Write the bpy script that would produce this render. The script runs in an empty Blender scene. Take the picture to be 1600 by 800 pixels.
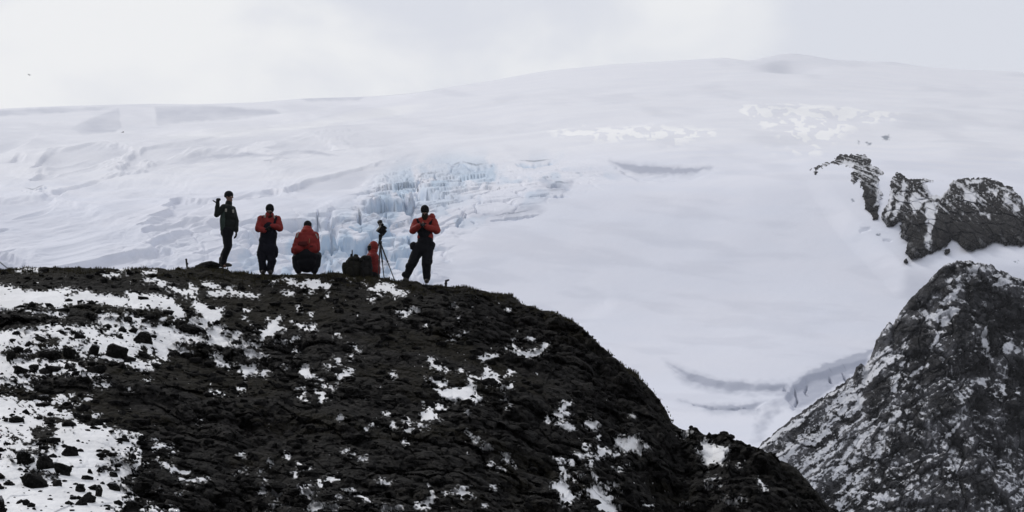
import bpy, bmesh, math, random
import numpy as np
from mathutils import Vector, Matrix

random.seed(7)
RNG = np.random.RandomState(11)
scene = bpy.context.scene
COL = scene.collection

# ------------------------------------------------------------------ camera
PITCH = math.radians(6.0)
FW = 0.236                       # frame width per metre of distance
CP, SP = math.cos(PITCH), math.sin(PITCH)
K = FW / 1600.0


def ray(u, v):
    cx = (np.asarray(u, float) - 800.0) * K
    cz = (400.0 - np.asarray(v, float)) * K
    return cx, CP - cz * SP, SP + cz * CP


def at(u, v, Y):
    dx, dy, dz = ray(u, v)
    s = Y / dy
    return dx * s, Y + 0 * s, dz * s


def proj(x, y, z):
    d = y * CP + z * SP
    d = np.where(np.abs(d) < 1e-6, 1e-6, d)
    return 800.0 + x / d / K, 400.0 - (-y * SP + z * CP) / d / K


cam_d = bpy.data.cameras.new('camera')
cam_d.sensor_width = 36.0
cam_d.lens = 36.0 / FW
cam_d.clip_start = 0.5
cam_d.clip_end = 30000
cam = bpy.data.objects.new('view_camera', cam_d)
cam.rotation_euler = (math.pi / 2 + PITCH, 0, 0)
COL.objects.link(cam)
scene.camera = cam

# ------------------------------------------------------------------ noise
PERM = RNG.permutation(256)
PERM = np.concatenate([PERM, PERM]).astype(np.int32)
VAL = (RNG.rand(256) * 2 - 1).astype(np.float32)


def noise3(x, y, z):
    x = np.asarray(x, np.float32); y = np.asarray(y, np.float32); z = np.asarray(z, np.float32)
    xf = np.floor(x); yf = np.floor(y); zf = np.floor(z)
    xi = xf.astype(np.int32) & 255; yi = yf.astype(np.int32) & 255; zi = zf.astype(np.int32) & 255
    fx = x - xf; fy = y - yf; fz = z - zf
    wx = fx * fx * (3 - 2 * fx); wy = fy * fy * (3 - 2 * fy); wz = fz * fz * (3 - 2 * fz)

    def h(dx, dy, dz):
        a = PERM[(xi + dx) & 255]
        b = PERM[(a + yi + dy) & 255]
        return VAL[PERM[(b + zi + dz) & 255]]
    c00 = h(0, 0, 0) * (1 - wx) + h(1, 0, 0) * wx
    c10 = h(0, 1, 0) * (1 - wx) + h(1, 1, 0) * wx
    c01 = h(0, 0, 1) * (1 - wx) + h(1, 0, 1) * wx
    c11 = h(0, 1, 1) * (1 - wx) + h(1, 1, 1) * wx
    return (c00 * (1 - wy) + c10 * wy) * (1 - wz) + (c01 * (1 - wy) + c11 * wy) * wz


def noise2(x, y):
    x = np.asarray(x, np.float32); y = np.asarray(y, np.float32)
    xf = np.floor(x); yf = np.floor(y)
    xi = xf.astype(np.int32) & 255; yi = yf.astype(np.int32) & 255
    fx = x - xf; fy = y - yf
    wx = fx * fx * (3 - 2 * fx); wy = fy * fy * (3 - 2 * fy)
    a = PERM[xi]; b = PERM[(xi + 1) & 255]
    v00 = VAL[PERM[(a + yi) & 255]]; v01 = VAL[PERM[(a + yi + 1) & 255]]
    v10 = VAL[PERM[(b + yi) & 255]]; v11 = VAL[PERM[(b + yi + 1) & 255]]
    return (v00 * (1 - wx) + v10 * wx) * (1 - wy) + (v01 * (1 - wx) + v11 * wx) * wy


def fbm3(x, y, z, o=4, g=0.5, l=2.03):
    s = 0; a = 1; t = 0
    for i in range(o):
        s = s + a * noise3(x + 17.3 * i, y - 9.1 * i, z + 4.7 * i); t += a
        x = x * l; y = y * l; z = z * l; a *= g
    return s / t


def fbm2(x, y, o=4, g=0.5, l=2.03):
    s = 0; a = 1; t = 0
    for i in range(o):
        s = s + a * noise2(x + 17.3 * i, y - 9.1 * i); t += a
        x = x * l; y = y * l; a *= g
    return s / t


def ridge3(x, y, z, o=3, g=0.5):
    s = 0; a = 1; t = 0
    for i in range(o):
        s = s + a * (1 - 2 * np.abs(noise3(x + 31.7 * i, y + 5.1 * i, z - 13.3 * i))); t += a
        x = x * 2.1; y = y * 2.1; z = z * 2.1; a *= g
    return s / t


def voronoi2(x, y):
    """F1, F2, random number of the nearest cell"""
    x = np.asarray(x, np.float32); y = np.asarray(y, np.float32)
    xf = np.floor(x).astype(np.int32); yf = np.floor(y).astype(np.int32)
    f1 = np.full(x.shape, 9.0, np.float32); f2 = f1.copy(); idv = np.zeros(x.shape, np.float32)
    for i in (-1, 0, 1):
        for j in (-1, 0, 1):
            a = PERM[(PERM[(xf + i) & 255] + yf + j) & 255]
            px = xf + i + 0.5 + 0.46 * VAL[a]
            py = yf + j + 0.5 + 0.46 * VAL[(a * 7 + 31) & 255]
            d = np.sqrt((x - px) ** 2 + (y - py) ** 2)
            n = d < f1
            f2 = np.where(n, f1, np.minimum(f2, d))
            idv = np.where(n, VAL[(a * 13 + 5) & 255], idv)
            f1 = np.where(n, d, f1)
    return f1, f2, idv


def voronoi3(x, y, z):
    x = np.asarray(x, np.float32); y = np.asarray(y, np.float32); z = np.asarray(z, np.float32)
    xf = np.floor(x).astype(np.int32); yf = np.floor(y).astype(np.int32); zf = np.floor(z).astype(np.int32)
    f1 = np.full(x.shape, 9.0, np.float32); f2 = f1.copy(); idv = np.zeros(x.shape, np.float32)
    for i in (-1, 0, 1):
        for j in (-1, 0, 1):
            for k in (-1, 0, 1):
                a = PERM[(PERM[(PERM[(xf + i) & 255] + yf + j) & 255] + zf + k) & 255]
                px = xf + i + 0.5 + 0.45 * VAL[a]
                py = yf + j + 0.5 + 0.45 * VAL[(a * 7 + 31) & 255]
                pz = zf + k + 0.5 + 0.45 * VAL[(a * 11 + 77) & 255]
                d = (x - px) ** 2 + (y - py) ** 2 + (z - pz) ** 2
                n = d < f1
                f2 = np.where(n, f1, np.minimum(f2, d))
                idv = np.where(n, VAL[(a * 13 + 5) & 255], idv)
                f1 = np.where(n, d, f1)
    return np.sqrt(f1), np.sqrt(f2), idv


def sstep(a, b, x):
    t = np.clip((x - a) / (b - a), 0, 1)
    return t * t * (3 - 2 * t)


def curve(pts):
    xs = np.array([p[0] for p in pts], float); ys = np.array([p[1] for p in pts], float)
    return lambda u: np.interp(u, xs, ys)


def smooth_curve(pts, w):
    f = curve(pts)
    xs = np.arange(pts[0][0], pts[-1][0] + 1.0, 1.0)
    ys = f(xs)
    n = int(w)
    for _ in range(2):
        k = np.ones(2 * n + 1) / (2 * n + 1)
        ys = np.convolve(np.pad(ys, n, mode='reflect', reflect_type='odd'), k, 'valid')
    return lambda u: np.interp(u, xs, ys)


# signed-distance map of traced outlines (positive inside), 1 unit = 1 photo pixel
class Field:
    def __init__(self, u0, u1, v0, v1, base=-14.0):
        self.u0, self.v0 = u0, v0
        self.w, self.h = int(u1 - u0), int(v1 - v0)
        self.a = np.full((self.h, self.w), base, np.float32)

    def _win(self, lo, hi, m):
        x0 = max(0, int(lo[0] - self.u0 - m)); x1 = min(self.w, int(hi[0] - self.u0 + m) + 1)
        y0 = max(0, int(lo[1] - self.v0 - m)); y1 = min(self.h, int(hi[1] - self.v0 + m) + 1)
        if x1 <= x0 or y1 <= y0:
            return None
        gx, gy = np.meshgrid(np.arange(x0, x1) + self.u0 + 0.0, np.arange(y0, y1) + self.v0 + 0.0)
        return (slice(y0, y1), slice(x0, x1)), gx, gy

    def _sd(self, pts, m, closed=True):
        p = np.array(pts, float)
        w = self._win(p.min(0), p.max(0), m)
        if w is None:
            return None
        sl, gx, gy = w
        d = np.full(gx.shape, 1e9); ins = np.zeros(gx.shape, bool)
        n = len(p)
        for i in range(n if closed else n - 1):
            a = p[i]; b = p[(i + 1) % n]
            ab = b - a
            t = np.clip(((gx - a[0]) * ab[0] + (gy - a[1]) * ab[1]) / max(ab @ ab, 1e-9), 0, 1)
            d = np.minimum(d, np.hypot(gx - a[0] - t * ab[0], gy - a[1] - t * ab[1]))
            if closed:
                c = (a[1] > gy) != (b[1] > gy)
                xc = a[0] + (gy - a[1]) / (b[1] - a[1] if abs(b[1] - a[1]) > 1e-9 else 1e-9) * (b[0] - a[0])
                ins ^= c & (gx < xc)
        return sl, (np.where(ins, d, -d) if closed else -d)

    def poly(self, pts, m=14):
        r = self._sd(pts, m)
        if r:
            self.a[r[0]] = np.maximum(self.a[r[0]], r[1])

    def ell(self, cu, cv, a, b):
        self.poly([(cu + a * math.cos(t), cv + b * math.sin(t)) for t in [k * math.pi / 5 for k in range(10)]])

    def cut(self, pts, m=14):
        r = self._sd(pts, m)
        if r:
            self.a[r[0]] = np.minimum(self.a[r[0]], -r[1])

    def line(self, pts, w, m=14):
        """a crack: widest in the middle, running out at both ends"""
        p = np.array(pts, float)
        win = self._win(p.min(0), p.max(0), m + w)
        if win is None: return
        sl, gx, gy = win
        seg = np.hypot(*(p[1:] - p[:-1]).T); tot = seg.sum(); acc = 0.0
        best = np.full(gx.shape, -99.0)
        for a, b, L in zip(p[:-1], p[1:], seg):
            ab = b - a
            t = np.clip(((gx - a[0]) * ab[0] + (gy - a[1]) * ab[1]) / max(ab @ ab, 1e-9), 0, 1)
            d = np.hypot(gx - a[0] - t * ab[0], gy - a[1] - t * ab[1])
            q = (acc + t * L) / tot
            best = np.maximum(best, w * (1.25 * np.sin(np.pi * np.clip(q, 0, 1)) ** 0.7 - 0.25) - d)
            acc += L
        self.a[sl] = np.maximum(self.a[sl], best)

    def get(self, u, v):
        x = np.clip(np.asarray(u) - self.u0, 0, self.w - 1.001)
        y = np.clip(np.asarray(v) - self.v0, 0, self.h - 1.001)
        xi = x.astype(np.int32); yi = y.astype(np.int32)
        fx = (x - xi).astype(np.float32); fy = (y - yi).astype(np.float32)
        a = self.a
        return (a[yi, xi] * (1 - fx) + a[yi, xi + 1] * fx) * (1 - fy) + \
               (a[yi + 1, xi] * (1 - fx) + a[yi + 1, xi + 1] * fx) * fy


# ------------------------------------------------------------------ object helpers
def tag(o, label=None, cat=None, group=None, kind=None):
    if label: o['label'] = label
    if cat: o['category'] = cat
    if group: o['group'] = group
    if kind: o['kind'] = kind
    return o


def link(name, me, mat=None, parent=None):
    o = bpy.data.objects.new(name, me)
    COL.objects.link(o)
    if mat:
        me.materials.clear(); me.materials.append(mat)
    if parent is not None:
        o.parent = parent
    return o


def empty(name, loc):
    o = bpy.data.objects.new(name, None)
    o.empty_display_size = 0.2
    o.location = loc
    COL.objects.link(o)
    return o


def grid_mesh(name, X, Y, Z, attrs, mat, keep=None):
    """X, Y, Z: (rows, cols). keep: optional bool (rows-1, cols-1) of faces kept."""
    R, C = X.shape
    me = bpy.data.meshes.new(name)
    idx = np.arange(R * C, dtype=np.int32).reshape(R, C)
    f = np.stack([idx[:-1, :-1], idx[1:, :-1], idx[1:, 1:], idx[:-1, 1:]], -1)
    f = f[keep] if keep is not None else f.reshape(-1, 4)
    co = np.stack([X, Y, Z], -1).reshape(-1, 3).astype(np.float32)
    flat = {k: np.asarray(a, np.float32).reshape(-1) for k, a in attrs.items()}
    if keep is not None:
        used = np.unique(f)
        remap = np.zeros(R * C, np.int32); remap[used] = np.arange(len(used))
        f = remap[f]; co = co[used]
        flat = {k: a[used] for k, a in flat.items()}
    me.vertices.add(len(co)); me.vertices.foreach_set('co', co.ravel())
    n = len(f)
    me.loops.add(n * 4); me.loops.foreach_set('vertex_index', f.ravel().astype(np.int32))
    me.polygons.add(n)
    me.polygons.foreach_set('loop_start', np.arange(0, n * 4, 4, dtype=np.int32))
    me.polygons.foreach_set('use_smooth', np.ones(n, bool))
    me.update(calc_edges=True)
    for k, a in flat.items():
        at_ = me.attributes.new(k, 'FLOAT', 'POINT')
        at_.data.foreach_set('value', a)
    return link(name, me, mat)


# ------------------------------------------------------------------ materials
def new_mat(name):
    m = bpy.data.materials.new(name); m.use_nodes = True
    nt = m.node_tree
    return m, nt, nt.nodes['Principled BSDF']


class NB:
    def __init__(self, nt): self.nt = nt

    def n(self, t, **kw):
        x = self.nt.nodes.new(t)
        for k, v in kw.items(): setattr(x, k, v)
        return x

    def l(self, a, b): self.nt.links.new(a, b)

    def setin(self, x, i, v):
        if hasattr(v, 'is_linked') or isinstance(v, bpy.types.NodeSocket): self.l(v, x.inputs[i])
        else: x.inputs[i].default_value = v

    def math(self, op, a, b=0.0, c=0.0, clamp=False):
        x = self.n('ShaderNodeMath', operation=op); x.use_clamp = clamp
        self.setin(x, 0, a); self.setin(x, 1, b)
        if op in ('MULTIPLY_ADD', 'COMPARE', 'SMOOTH_MIN'): self.setin(x, 2, c)
        return x.outputs[0]

    def mr(self, v, a, b, c=0.0, d=1.0, smooth=False):
        x = self.n('ShaderNodeMapRange')
        if smooth: x.interpolation_type = 'SMOOTHSTEP'
        self.setin(x, 0, v); self.setin(x, 1, a); self.setin(x, 2, b); self.setin(x, 3, c); self.setin(x, 4, d)
        return x.outputs[0]

    def mix(self, f, a, b):
        x = self.n('ShaderNodeMix', data_type='RGBA')
        self.setin(x, 0, f)
        self.setin(x, 6, a if not isinstance(a, tuple) else (*a, 1.0))
        self.setin(x, 7, b if not isinstance(b, tuple) else (*b, 1.0))
        return x.outputs[2]

    def noise(self, vec, scale, detail=4.0, rough=0.55, dist=0.0):
        x = self.n('ShaderNodeTexNoise')
        if vec is not None: self.l(vec, x.inputs['Vector'])
        x.inputs['Scale'].default_value = scale; x.inputs['Detail'].default_value = detail
        x.inputs['Roughness'].default_value = rough; x.inputs['Distortion'].default_value = dist
        return x.outputs[0]

    def attr(self, name):
        x = self.n('ShaderNodeAttribute'); x.attribute_name = name
        return x.outputs['Fac']

    def bump(self, h, dist, strength=1.0):
        x = self.n('ShaderNodeBump'); x.inputs['Strength'].default_value = strength
        x.inputs['Distance'].default_value = dist
        self.l(h, x.inputs['Height'])
        return x.outputs[0]


def rock_snow_mat(name, rock_a, rock_b, moss_a, moss_b, snow, scale, bump_d, edge=0.28, frag=0.0):
    m, nt, b = new_mat(name)
    k = NB(nt)
    pm = k.n('ShaderNodeMapping'); pm.inputs['Scale'].default_value = (1, 0.4, 1)
    k.l(k.n('ShaderNodeNewGeometry').outputs['Position'], pm.inputs['Vector']); pos = pm.outputs[0]
    n1 = k.noise(pos, scale, 6, 0.6)
    n2 = k.noise(pos, scale * 6.0, 5, 0.65)
    n3 = k.noise(pos, scale * 24.0, 4, 0.6)
    rock = k.mix(k.mr(n1, 0.35, 0.68), rock_a, rock_b)
    rock = k.mix(k.mr(n2, 0.52, 0.78, 0.0, 0.6), rock, tuple(1.9 * c for c in rock_b))
    rock = k.mix(k.mr(n3, 0.58, 0.75, 0.0, 0.6), rock, tuple(0.45 * c for c in rock_a))
    h = k.math('ADD', k.math('MULTIPLY', n2, 0.6), k.math('MULTIPLY', n3, 0.35))
    if frag:
        # angular fragments: every cell has its own height, tilt and tone
        wn = k.n('ShaderNodeTexNoise'); k.l(pos, wn.inputs['Vector']); wn.inputs['Scale'].default_value = frag * 0.8
        wv = k.n('ShaderNodeVectorMath', operation='MULTIPLY_ADD')
        k.l(wn.outputs['Color'], wv.inputs[0]); wv.inputs[1].default_value = (0.5 / frag,) * 3; k.l(pos, wv.inputs[2])
        for sc, wt in ((frag, 1.0), (frag * 2.9, 0.45)):
            vo = k.n('ShaderNodeTexVoronoi'); vo.inputs['Scale'].default_value = sc; k.l(wv.outputs[0], vo.inputs['Vector'])
            sp = k.n('ShaderNodeSeparateColor'); k.l(vo.outputs['Color'], sp.inputs[0])
            rock = k.mix(k.mr(sp.outputs[1], 0.62, 1.0, 0.0, 0.75), rock, tuple(2.6 * c for c in rock_b))
            rock = k.mix(k.mr(sp.outputs[2], 0.60, 1.0, 0.0, 0.7), rock, tuple(0.4 * c for c in rock_a))
            hh = k.math('SUBTRACT', k.math('MULTIPLY', sp.outputs[0], 1.6), k.math('MULTIPLY', vo.outputs['Distance'], 1.4))
            h = k.math('ADD', h, k.math('MULTIPLY', hh, wt))
    moss = k.mix(k.mr(n2, 0.35, 0.65), moss_a, moss_b)
    col = k.mix(k.attr('moss'), rock, moss)
    s = k.math('ADD', k.attr('snow'), k.math('MULTIPLY', k.math('SUBTRACT', n3, 0.5), 0.55))
    s = k.mr(s, 0.5 - edge, 0.5 + edge, smooth=True)
    sn = k.mix(k.mr(n1, 0.38, 0.62), tuple(c * 0.86 for c in snow), snow)
    col = k.mix(s, col, sn)
    k.l(col, b.inputs['Base Color'])
    b.inputs['Roughness'].default_value = 0.92
    b.inputs['Specular IOR Level'].default_value = 0.04
    h = k.math('MULTIPLY', h, k.mr(s, 0.0, 1.0, 1.0, 0.16))
    k.l(k.bump(h, bump_d), b.inputs['Normal'])
    return m


def plain_mat(name, col, rough=0.8, spec=0.25, vary=0.25, scale=14.0, bump=0.0, metal=0.0, col2=None):
    m, nt, b = new_mat(name)
    k = NB(nt)
    tc = k.n('ShaderNodeTexCoord').outputs['Object']
    n = k.noise(tc, scale, 5, 0.6)
    c2 = col2 if col2 else tuple(c * (1 - vary) for c in col)
    c1 = tuple(min(1, c * (1 + vary)) for c in col)
    k.l(k.mix(k.mr(n, 0.35, 0.65), c2, c1), b.inputs['Base Color'])
    b.inputs['Roughness'].default_value = rough
    b.inputs['Specular IOR Level'].default_value = spec
    b.inputs['Metallic'].default_value = metal
    if bump: k.l(k.bump(k.noise(tc, scale * 4, 4, 0.6), bump), b.inputs['Normal'])
    return m


SNOW_HILL = (0.95, 0.95, 0.96)
M_HILL = rock_snow_mat('hill_rock', (0.0062, 0.0060, 0.0057), (0.0112, 0.0106, 0.0100), (0.0048, 0.0045, 0.0030),
                       (0.0135, 0.0112, 0.0058), SNOW_HILL, 1.1, 0.08, 0.30, 4.6)
M_MOUNT = rock_snow_mat('mountain_rock', (0.012, 0.012, 0.013), (0.026, 0.026, 0.028), (0.066, 0.066, 0.071),
                        (0.145, 0.145, 0.157), (0.70, 0.71, 0.75), 0.16, 0.5, 0.24, 0.55)
M_NUNA = rock_snow_mat('outcrop_rock', (0.007, 0.0065, 0.007), (0.0145, 0.0135, 0.0135), (0.013, 0.0125, 0.0125),
                       (0.028, 0.026, 0.0255), (0.72, 0.73, 0.77), 0.10, 0.8, 0.33, 0.35)

# glacier: snow, blue ice on steep bare faces, fresh wind-packed patches; sun and shade also painted into the colour
M_ICE, _nt, _b = new_mat('glacier_snow')
_k = NB(_nt)
_pos = _k.n('ShaderNodeNewGeometry').outputs['Position']
_n1 = _k.noise(_pos, 0.02, 5, 0.55)
_n2 = _k.noise(_pos, 0.22, 5, 0.6)
_sz = _k.n('ShaderNodeSeparateXYZ'); _k.l(_pos, _sz.inputs[0])
_basin_dim = _k.mix(_k.mr(_n1, 0.35, 0.65), (0.755, 0.778, 0.86), (0.785, 0.797, 0.868))
_dome_lit = _k.mix(_k.mr(_n1, 0.35, 0.65), (0.795, 0.805, 0.855), (0.83, 0.835, 0.875))
_c = _k.mix(_k.mr(_k.math('ADD', _sz.outputs[2], _k.math('MULTIPLY', _k.math('SUBTRACT', _n1, 0.5), 60.0)), 215.0, 330.0, smooth=True), _basin_dim, _dome_lit)  # high snow painted paler, standing in for stronger sun on the dome
_c = _k.mix(_k.mr(_k.math('ADD', _k.attr('fresh_sunlit'), _k.math('MULTIPLY', _k.math('SUBTRACT', _n2, 0.5), 0.5)), 0.25, 0.8, smooth=True), _c, (0.955, 0.955, 0.955))
_c = _k.mix(_k.attr('ice'), _c, _k.mix(_k.mr(_n2, 0.3, 0.7), (0.42, 0.55, 0.70), (0.55, 0.66, 0.78)))
_c = _k.mix(_k.attr('firn_shade'), _c, (0.43, 0.455, 0.54))  # grey firn tone that also carries painted shade of ledges and steps
_c = _k.mix(_k.attr('shade_rock'), _c, (0.10, 0.13, 0.18))  # crevasse shade and small rocks, put into the colour
_k.l(_c, _b.inputs['Base Color'])
_b.inputs['Roughness'].default_value = 0.85
_b.inputs['Specular IOR Level'].default_value = 0.1
_k.l(_k.bump(_n2, 0.5, 0.5), _b.inputs['Normal'])

# ================================================================== GLACIER
SKY_PTS = [(-400, 182), (-200, 176), (0, 170), (60, 167), (120, 165), (240, 162), (300, 163), (400, 160), (470, 154),
                  (570, 151), (620, 148), (650, 145), (700, 136), (760, 127), (850, 111), (950, 101), (1050, 95),
                  (1130, 90), (1165, 95), (1190, 91), (1215, 85), (1235, 83), (1260, 86), (1300, 93), (1340, 95),
                  (1390, 96), (1440, 104), (1500, 108), (1560, 110), (1600, 113), (1800, 120), (2000, 135)]
SKY_LINE = smooth_curve(SKY_PTS, 7)
SKY_SOFT = smooth_curve(SKY_PTS, 110)
DOME_LINE = smooth_curve([(-400, 300), (0, 247), (100, 232), (200, 218), (300, 206), (440, 188), (560, 164), (650, 145), (700, 120), (2000, 60)], 20)
DEPTH_T = smooth_curve([(40, 7000), (80, 5300), (100, 4500), (112, 4050), (130, 3650), (160, 3250), (200, 2750), (250, 2080), (280, 1890), (340, 1805),
                 (450, 1690), (600, 1530), (720, 1290), (900, 820), (960, 660)], 11)


def glacier_depth(u, v):
    sk = SKY_SOFT(u)
    vv = (v - sk) * (720 - 100.0) / (720 - sk) + 100.0
    Y = DEPTH_T(vv)
    # the plateau at the left lies behind the dome
    Y = Y + 900 * sstep(10, -6, v - DOME_LINE(u)) * sstep(665, 600, u)
    return Y


def build_glacier():
    us = np.concatenate([np.arange(-1500, -330, 9.0), np.arange(-330, 1930, 1.45), np.arange(1930, 3100, 9.0)])
    # rows: t=0 skyline .. t=1 bottom; denser through the icefall
    vs_ref = np.concatenate([np.arange(100, 236, 0.8), np.arange(236, 430, 0.42), np.arange(430, 640, 0.8),
                             np.arange(640, 900, 2.5)])
    t = (vs_ref - 100) / 800.0
    U, T = np.meshgrid(us, t)
    sk = SKY_LINE(U)
    V = sk + T * (900 - sk)
    # keep dense rows aligned in v: blend so that v > 230 matches the reference everywhere
    Vref = np.broadcast_to(vs_ref[:, None], U.shape)
    w = sstep(110, 236, Vref)
    V = np.where(Vref >= 236, Vref, V * (1 - w) + Vref * w)
    V = np.maximum.accumulate(V + np.arange(len(t))[:, None] * 1e-4, axis=0)
    Y = glacier_depth(U, V)
    dsk = V - sk
    # ---- masks
    F = Field(-340, 1940, 60, 900, -70)
    fall = [(330, 425), (400, 345), (470, 332), (540, 325), (585, 290), (615, 262), (690, 247), (780, 247), (880, 243),
            (930, 252), (960, 270), (900, 285), (850, 300), (790, 330), (735, 345), (705, 375), (690, 440), (500, 460)]
    F.poly(fall, 60)
    M = sstep(-16, 22, F.get(U, V)).astype(np.float32)
    F2 = Field(-340, 1940, 60, 900, -70)
    core = [(505, 430), (480, 345), (560, 325), (590, 285), (625, 262), (700, 250), (775, 252), (760, 285), (690, 300),
            (650, 340), (640, 400), (600, 440)]
    F2.poly(core, 60)
    MC = sstep(-25, 22, F2.get(U, V)).astype(np.float32)
    F3 = Field(-340, 1940, 60, 900, -70)     # softer broken ground, left of the icefall
    for pl in ([(150, 420), (250, 345), (330, 330), (420, 340), (380, 420)],
               [(-40, 320), (40, 280), (200, 262), (330, 258), (300, 290), (120, 320)],
               [(40, 260), (60, 240), (120, 236), (110, 262)]):
        F3.poly(pl, 60)
    ML = sstep(-25, 25, F3.get(U, V)).astype(np.float32)

    X, _, Z = at(U, V, Y)
    # ---- long smooth undulation
    fade = sstep(2, 40, dsk)
    und = fbm2(X / 210.0, Y / 420.0, 3) * 7.0 + fbm2(X / 60.0 + 9, Y / 130.0, 3) * 2.0
    und += (fbm2(X / 17.0 + 3, Y / 42.0, 3) * 0.55) * (0.35 + 0.65 * sstep(800, 300, U))
    left = sstep(760, 420, U) * sstep(190, 260, V)
    # drifted steps on the left flank
    lf = fbm2(U / 150.0 + 0.5 * noise2(U / 80.0, V / 40.0), (V + 0.19 * U) / 21.0, 5, 0.5)
    stepm = sstep(0.02, -0.16, lf) * sstep(-0.62, -0.30, lf)
    und += left * (-2.6 * stepm - 3.0 * np.abs(lf))
    F4 = Field(-340, 1940, 60, 900, -70)
    F4.poly([(1270, 240), (1360, 240), (1480, 275), (1700, 275), (1700, 400), (1420, 410), (1340, 330)], 60)
    calm = sstep(-40, -5, F4.get(U, V))
    und = und * (1 - 0.9 * calm)
    DZ = und * fade * (0.25 + 0.75 * sstep(700, 450, V) * 1.0)
    # ---- seracs
    wx = X + 4.0 * fbm2(X / 9.0, Y / 18.0, 3); wy = Y + 9 * fbm2(X / 8.0 + 40, Y / 18.0, 3)
    f1, f2, cid = voronoi2((wx * 0.9 + 0.25 * wy) / 16.0, (wy - 0.5 * wx) / 38.0)
    crack = sstep(0.16, 0.0, f2 - f1)
    g1, g2, gid = voronoi2((wx * 0.8 - 0.2 * wy) / 4.4 + 7, (wy + 0.4 * wx) / 11.0)
    crack2 = sstep(0.16, 0.0, g2 - g1)
    block = (cid * 2.5 + gid * 0.45) - 3.0 * crack - 0.35 * crack2
    h1, h2, hid = voronoi2(wx / 19.0 + 3, (wy + 0.5 * wx) / 24.0)
    crack3 = sstep(0.10, 0.0, h2 - h1)
    amp = (0.50 * M + 1.45 * MC) * sstep(246, 330, V) + 0.16 * MC
    DZ = DZ + amp * block + M * (hid * 1.0 - 1.0 * crack3) * (0.35 + 0.65 * sstep(250, 320, V)) + ML * (0.25 * sstep(320, 360, V) + 0.05) * (0.6 * block + hid * 1.6 - 1.2 * crack3)
    # ---- traced crevasses and steps
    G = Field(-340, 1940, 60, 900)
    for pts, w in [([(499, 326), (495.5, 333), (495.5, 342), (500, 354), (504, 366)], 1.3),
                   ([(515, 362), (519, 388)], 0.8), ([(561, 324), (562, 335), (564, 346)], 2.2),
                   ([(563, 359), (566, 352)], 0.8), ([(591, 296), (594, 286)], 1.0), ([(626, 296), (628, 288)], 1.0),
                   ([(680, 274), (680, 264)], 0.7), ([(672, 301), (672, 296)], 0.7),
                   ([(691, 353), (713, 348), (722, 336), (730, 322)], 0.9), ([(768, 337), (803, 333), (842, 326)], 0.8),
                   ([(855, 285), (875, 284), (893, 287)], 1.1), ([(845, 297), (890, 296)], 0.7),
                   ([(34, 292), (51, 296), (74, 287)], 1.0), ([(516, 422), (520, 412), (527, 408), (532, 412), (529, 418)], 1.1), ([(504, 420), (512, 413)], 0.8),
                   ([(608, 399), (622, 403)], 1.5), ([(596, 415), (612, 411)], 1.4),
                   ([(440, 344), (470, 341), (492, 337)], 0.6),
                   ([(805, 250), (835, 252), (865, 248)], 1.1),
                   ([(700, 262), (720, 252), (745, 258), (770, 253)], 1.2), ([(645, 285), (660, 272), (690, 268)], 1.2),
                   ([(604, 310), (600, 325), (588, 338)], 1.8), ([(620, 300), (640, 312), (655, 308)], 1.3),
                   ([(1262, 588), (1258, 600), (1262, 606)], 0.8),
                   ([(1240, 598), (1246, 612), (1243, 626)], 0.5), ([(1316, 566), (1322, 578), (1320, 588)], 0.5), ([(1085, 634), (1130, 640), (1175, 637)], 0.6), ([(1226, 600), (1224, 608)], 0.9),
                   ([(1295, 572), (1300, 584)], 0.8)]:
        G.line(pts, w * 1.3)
    g = G.get(U + 1.5 * noise2(U / 4.0, V / 5.0), V + 1.2 * noise2(U / 5.0 + 9, V / 4.0)) + 0.5 * noise2(U / 7.0, V / 6.0)
    carve = sstep(-1.6, 1.2, g)
    DZ = DZ - carve * (4.2 + 1.5 * sstep(600, 450, V)) * (0.2 + 0.8 * sstep(245, 310, V))
    # steps: the surface drops toward the viewer below these lines
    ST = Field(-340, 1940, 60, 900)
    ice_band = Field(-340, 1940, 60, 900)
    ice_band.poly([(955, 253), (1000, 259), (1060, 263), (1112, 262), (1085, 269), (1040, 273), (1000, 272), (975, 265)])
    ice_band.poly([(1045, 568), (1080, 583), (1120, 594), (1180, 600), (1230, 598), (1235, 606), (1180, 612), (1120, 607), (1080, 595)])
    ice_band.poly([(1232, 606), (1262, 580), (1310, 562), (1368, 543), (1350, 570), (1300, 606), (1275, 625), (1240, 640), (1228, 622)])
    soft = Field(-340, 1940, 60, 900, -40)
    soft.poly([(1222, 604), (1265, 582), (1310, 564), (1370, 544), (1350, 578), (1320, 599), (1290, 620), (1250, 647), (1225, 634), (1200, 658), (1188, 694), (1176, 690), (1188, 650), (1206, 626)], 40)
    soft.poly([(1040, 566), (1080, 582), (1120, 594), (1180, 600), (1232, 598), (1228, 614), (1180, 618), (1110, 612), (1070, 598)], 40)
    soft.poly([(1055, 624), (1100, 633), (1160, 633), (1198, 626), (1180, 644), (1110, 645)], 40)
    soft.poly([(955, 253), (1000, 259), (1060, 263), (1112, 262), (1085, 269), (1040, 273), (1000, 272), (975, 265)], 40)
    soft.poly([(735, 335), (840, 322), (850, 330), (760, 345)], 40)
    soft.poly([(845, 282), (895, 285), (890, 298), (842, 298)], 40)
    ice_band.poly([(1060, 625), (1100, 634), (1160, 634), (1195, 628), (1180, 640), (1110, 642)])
    
    plat = Field(-340, 1940, 60, 900, -40)
    plat.poly([(106, 197), (150, 181), (186, 168), (190, 192), (178, 206), (130, 212)], 40)
    plat.poly([(242, 166), (330, 166), (430, 172), (440, 180), (330, 186), (245, 192)], 40)
    plat.poly([(-40, 174), (80, 169), (182, 167), (150, 173), (60, 178), (-40, 184)], 40)
    plat.poly([(470, 154), (570, 151), (560, 156), (480, 158)], 40)
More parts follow.
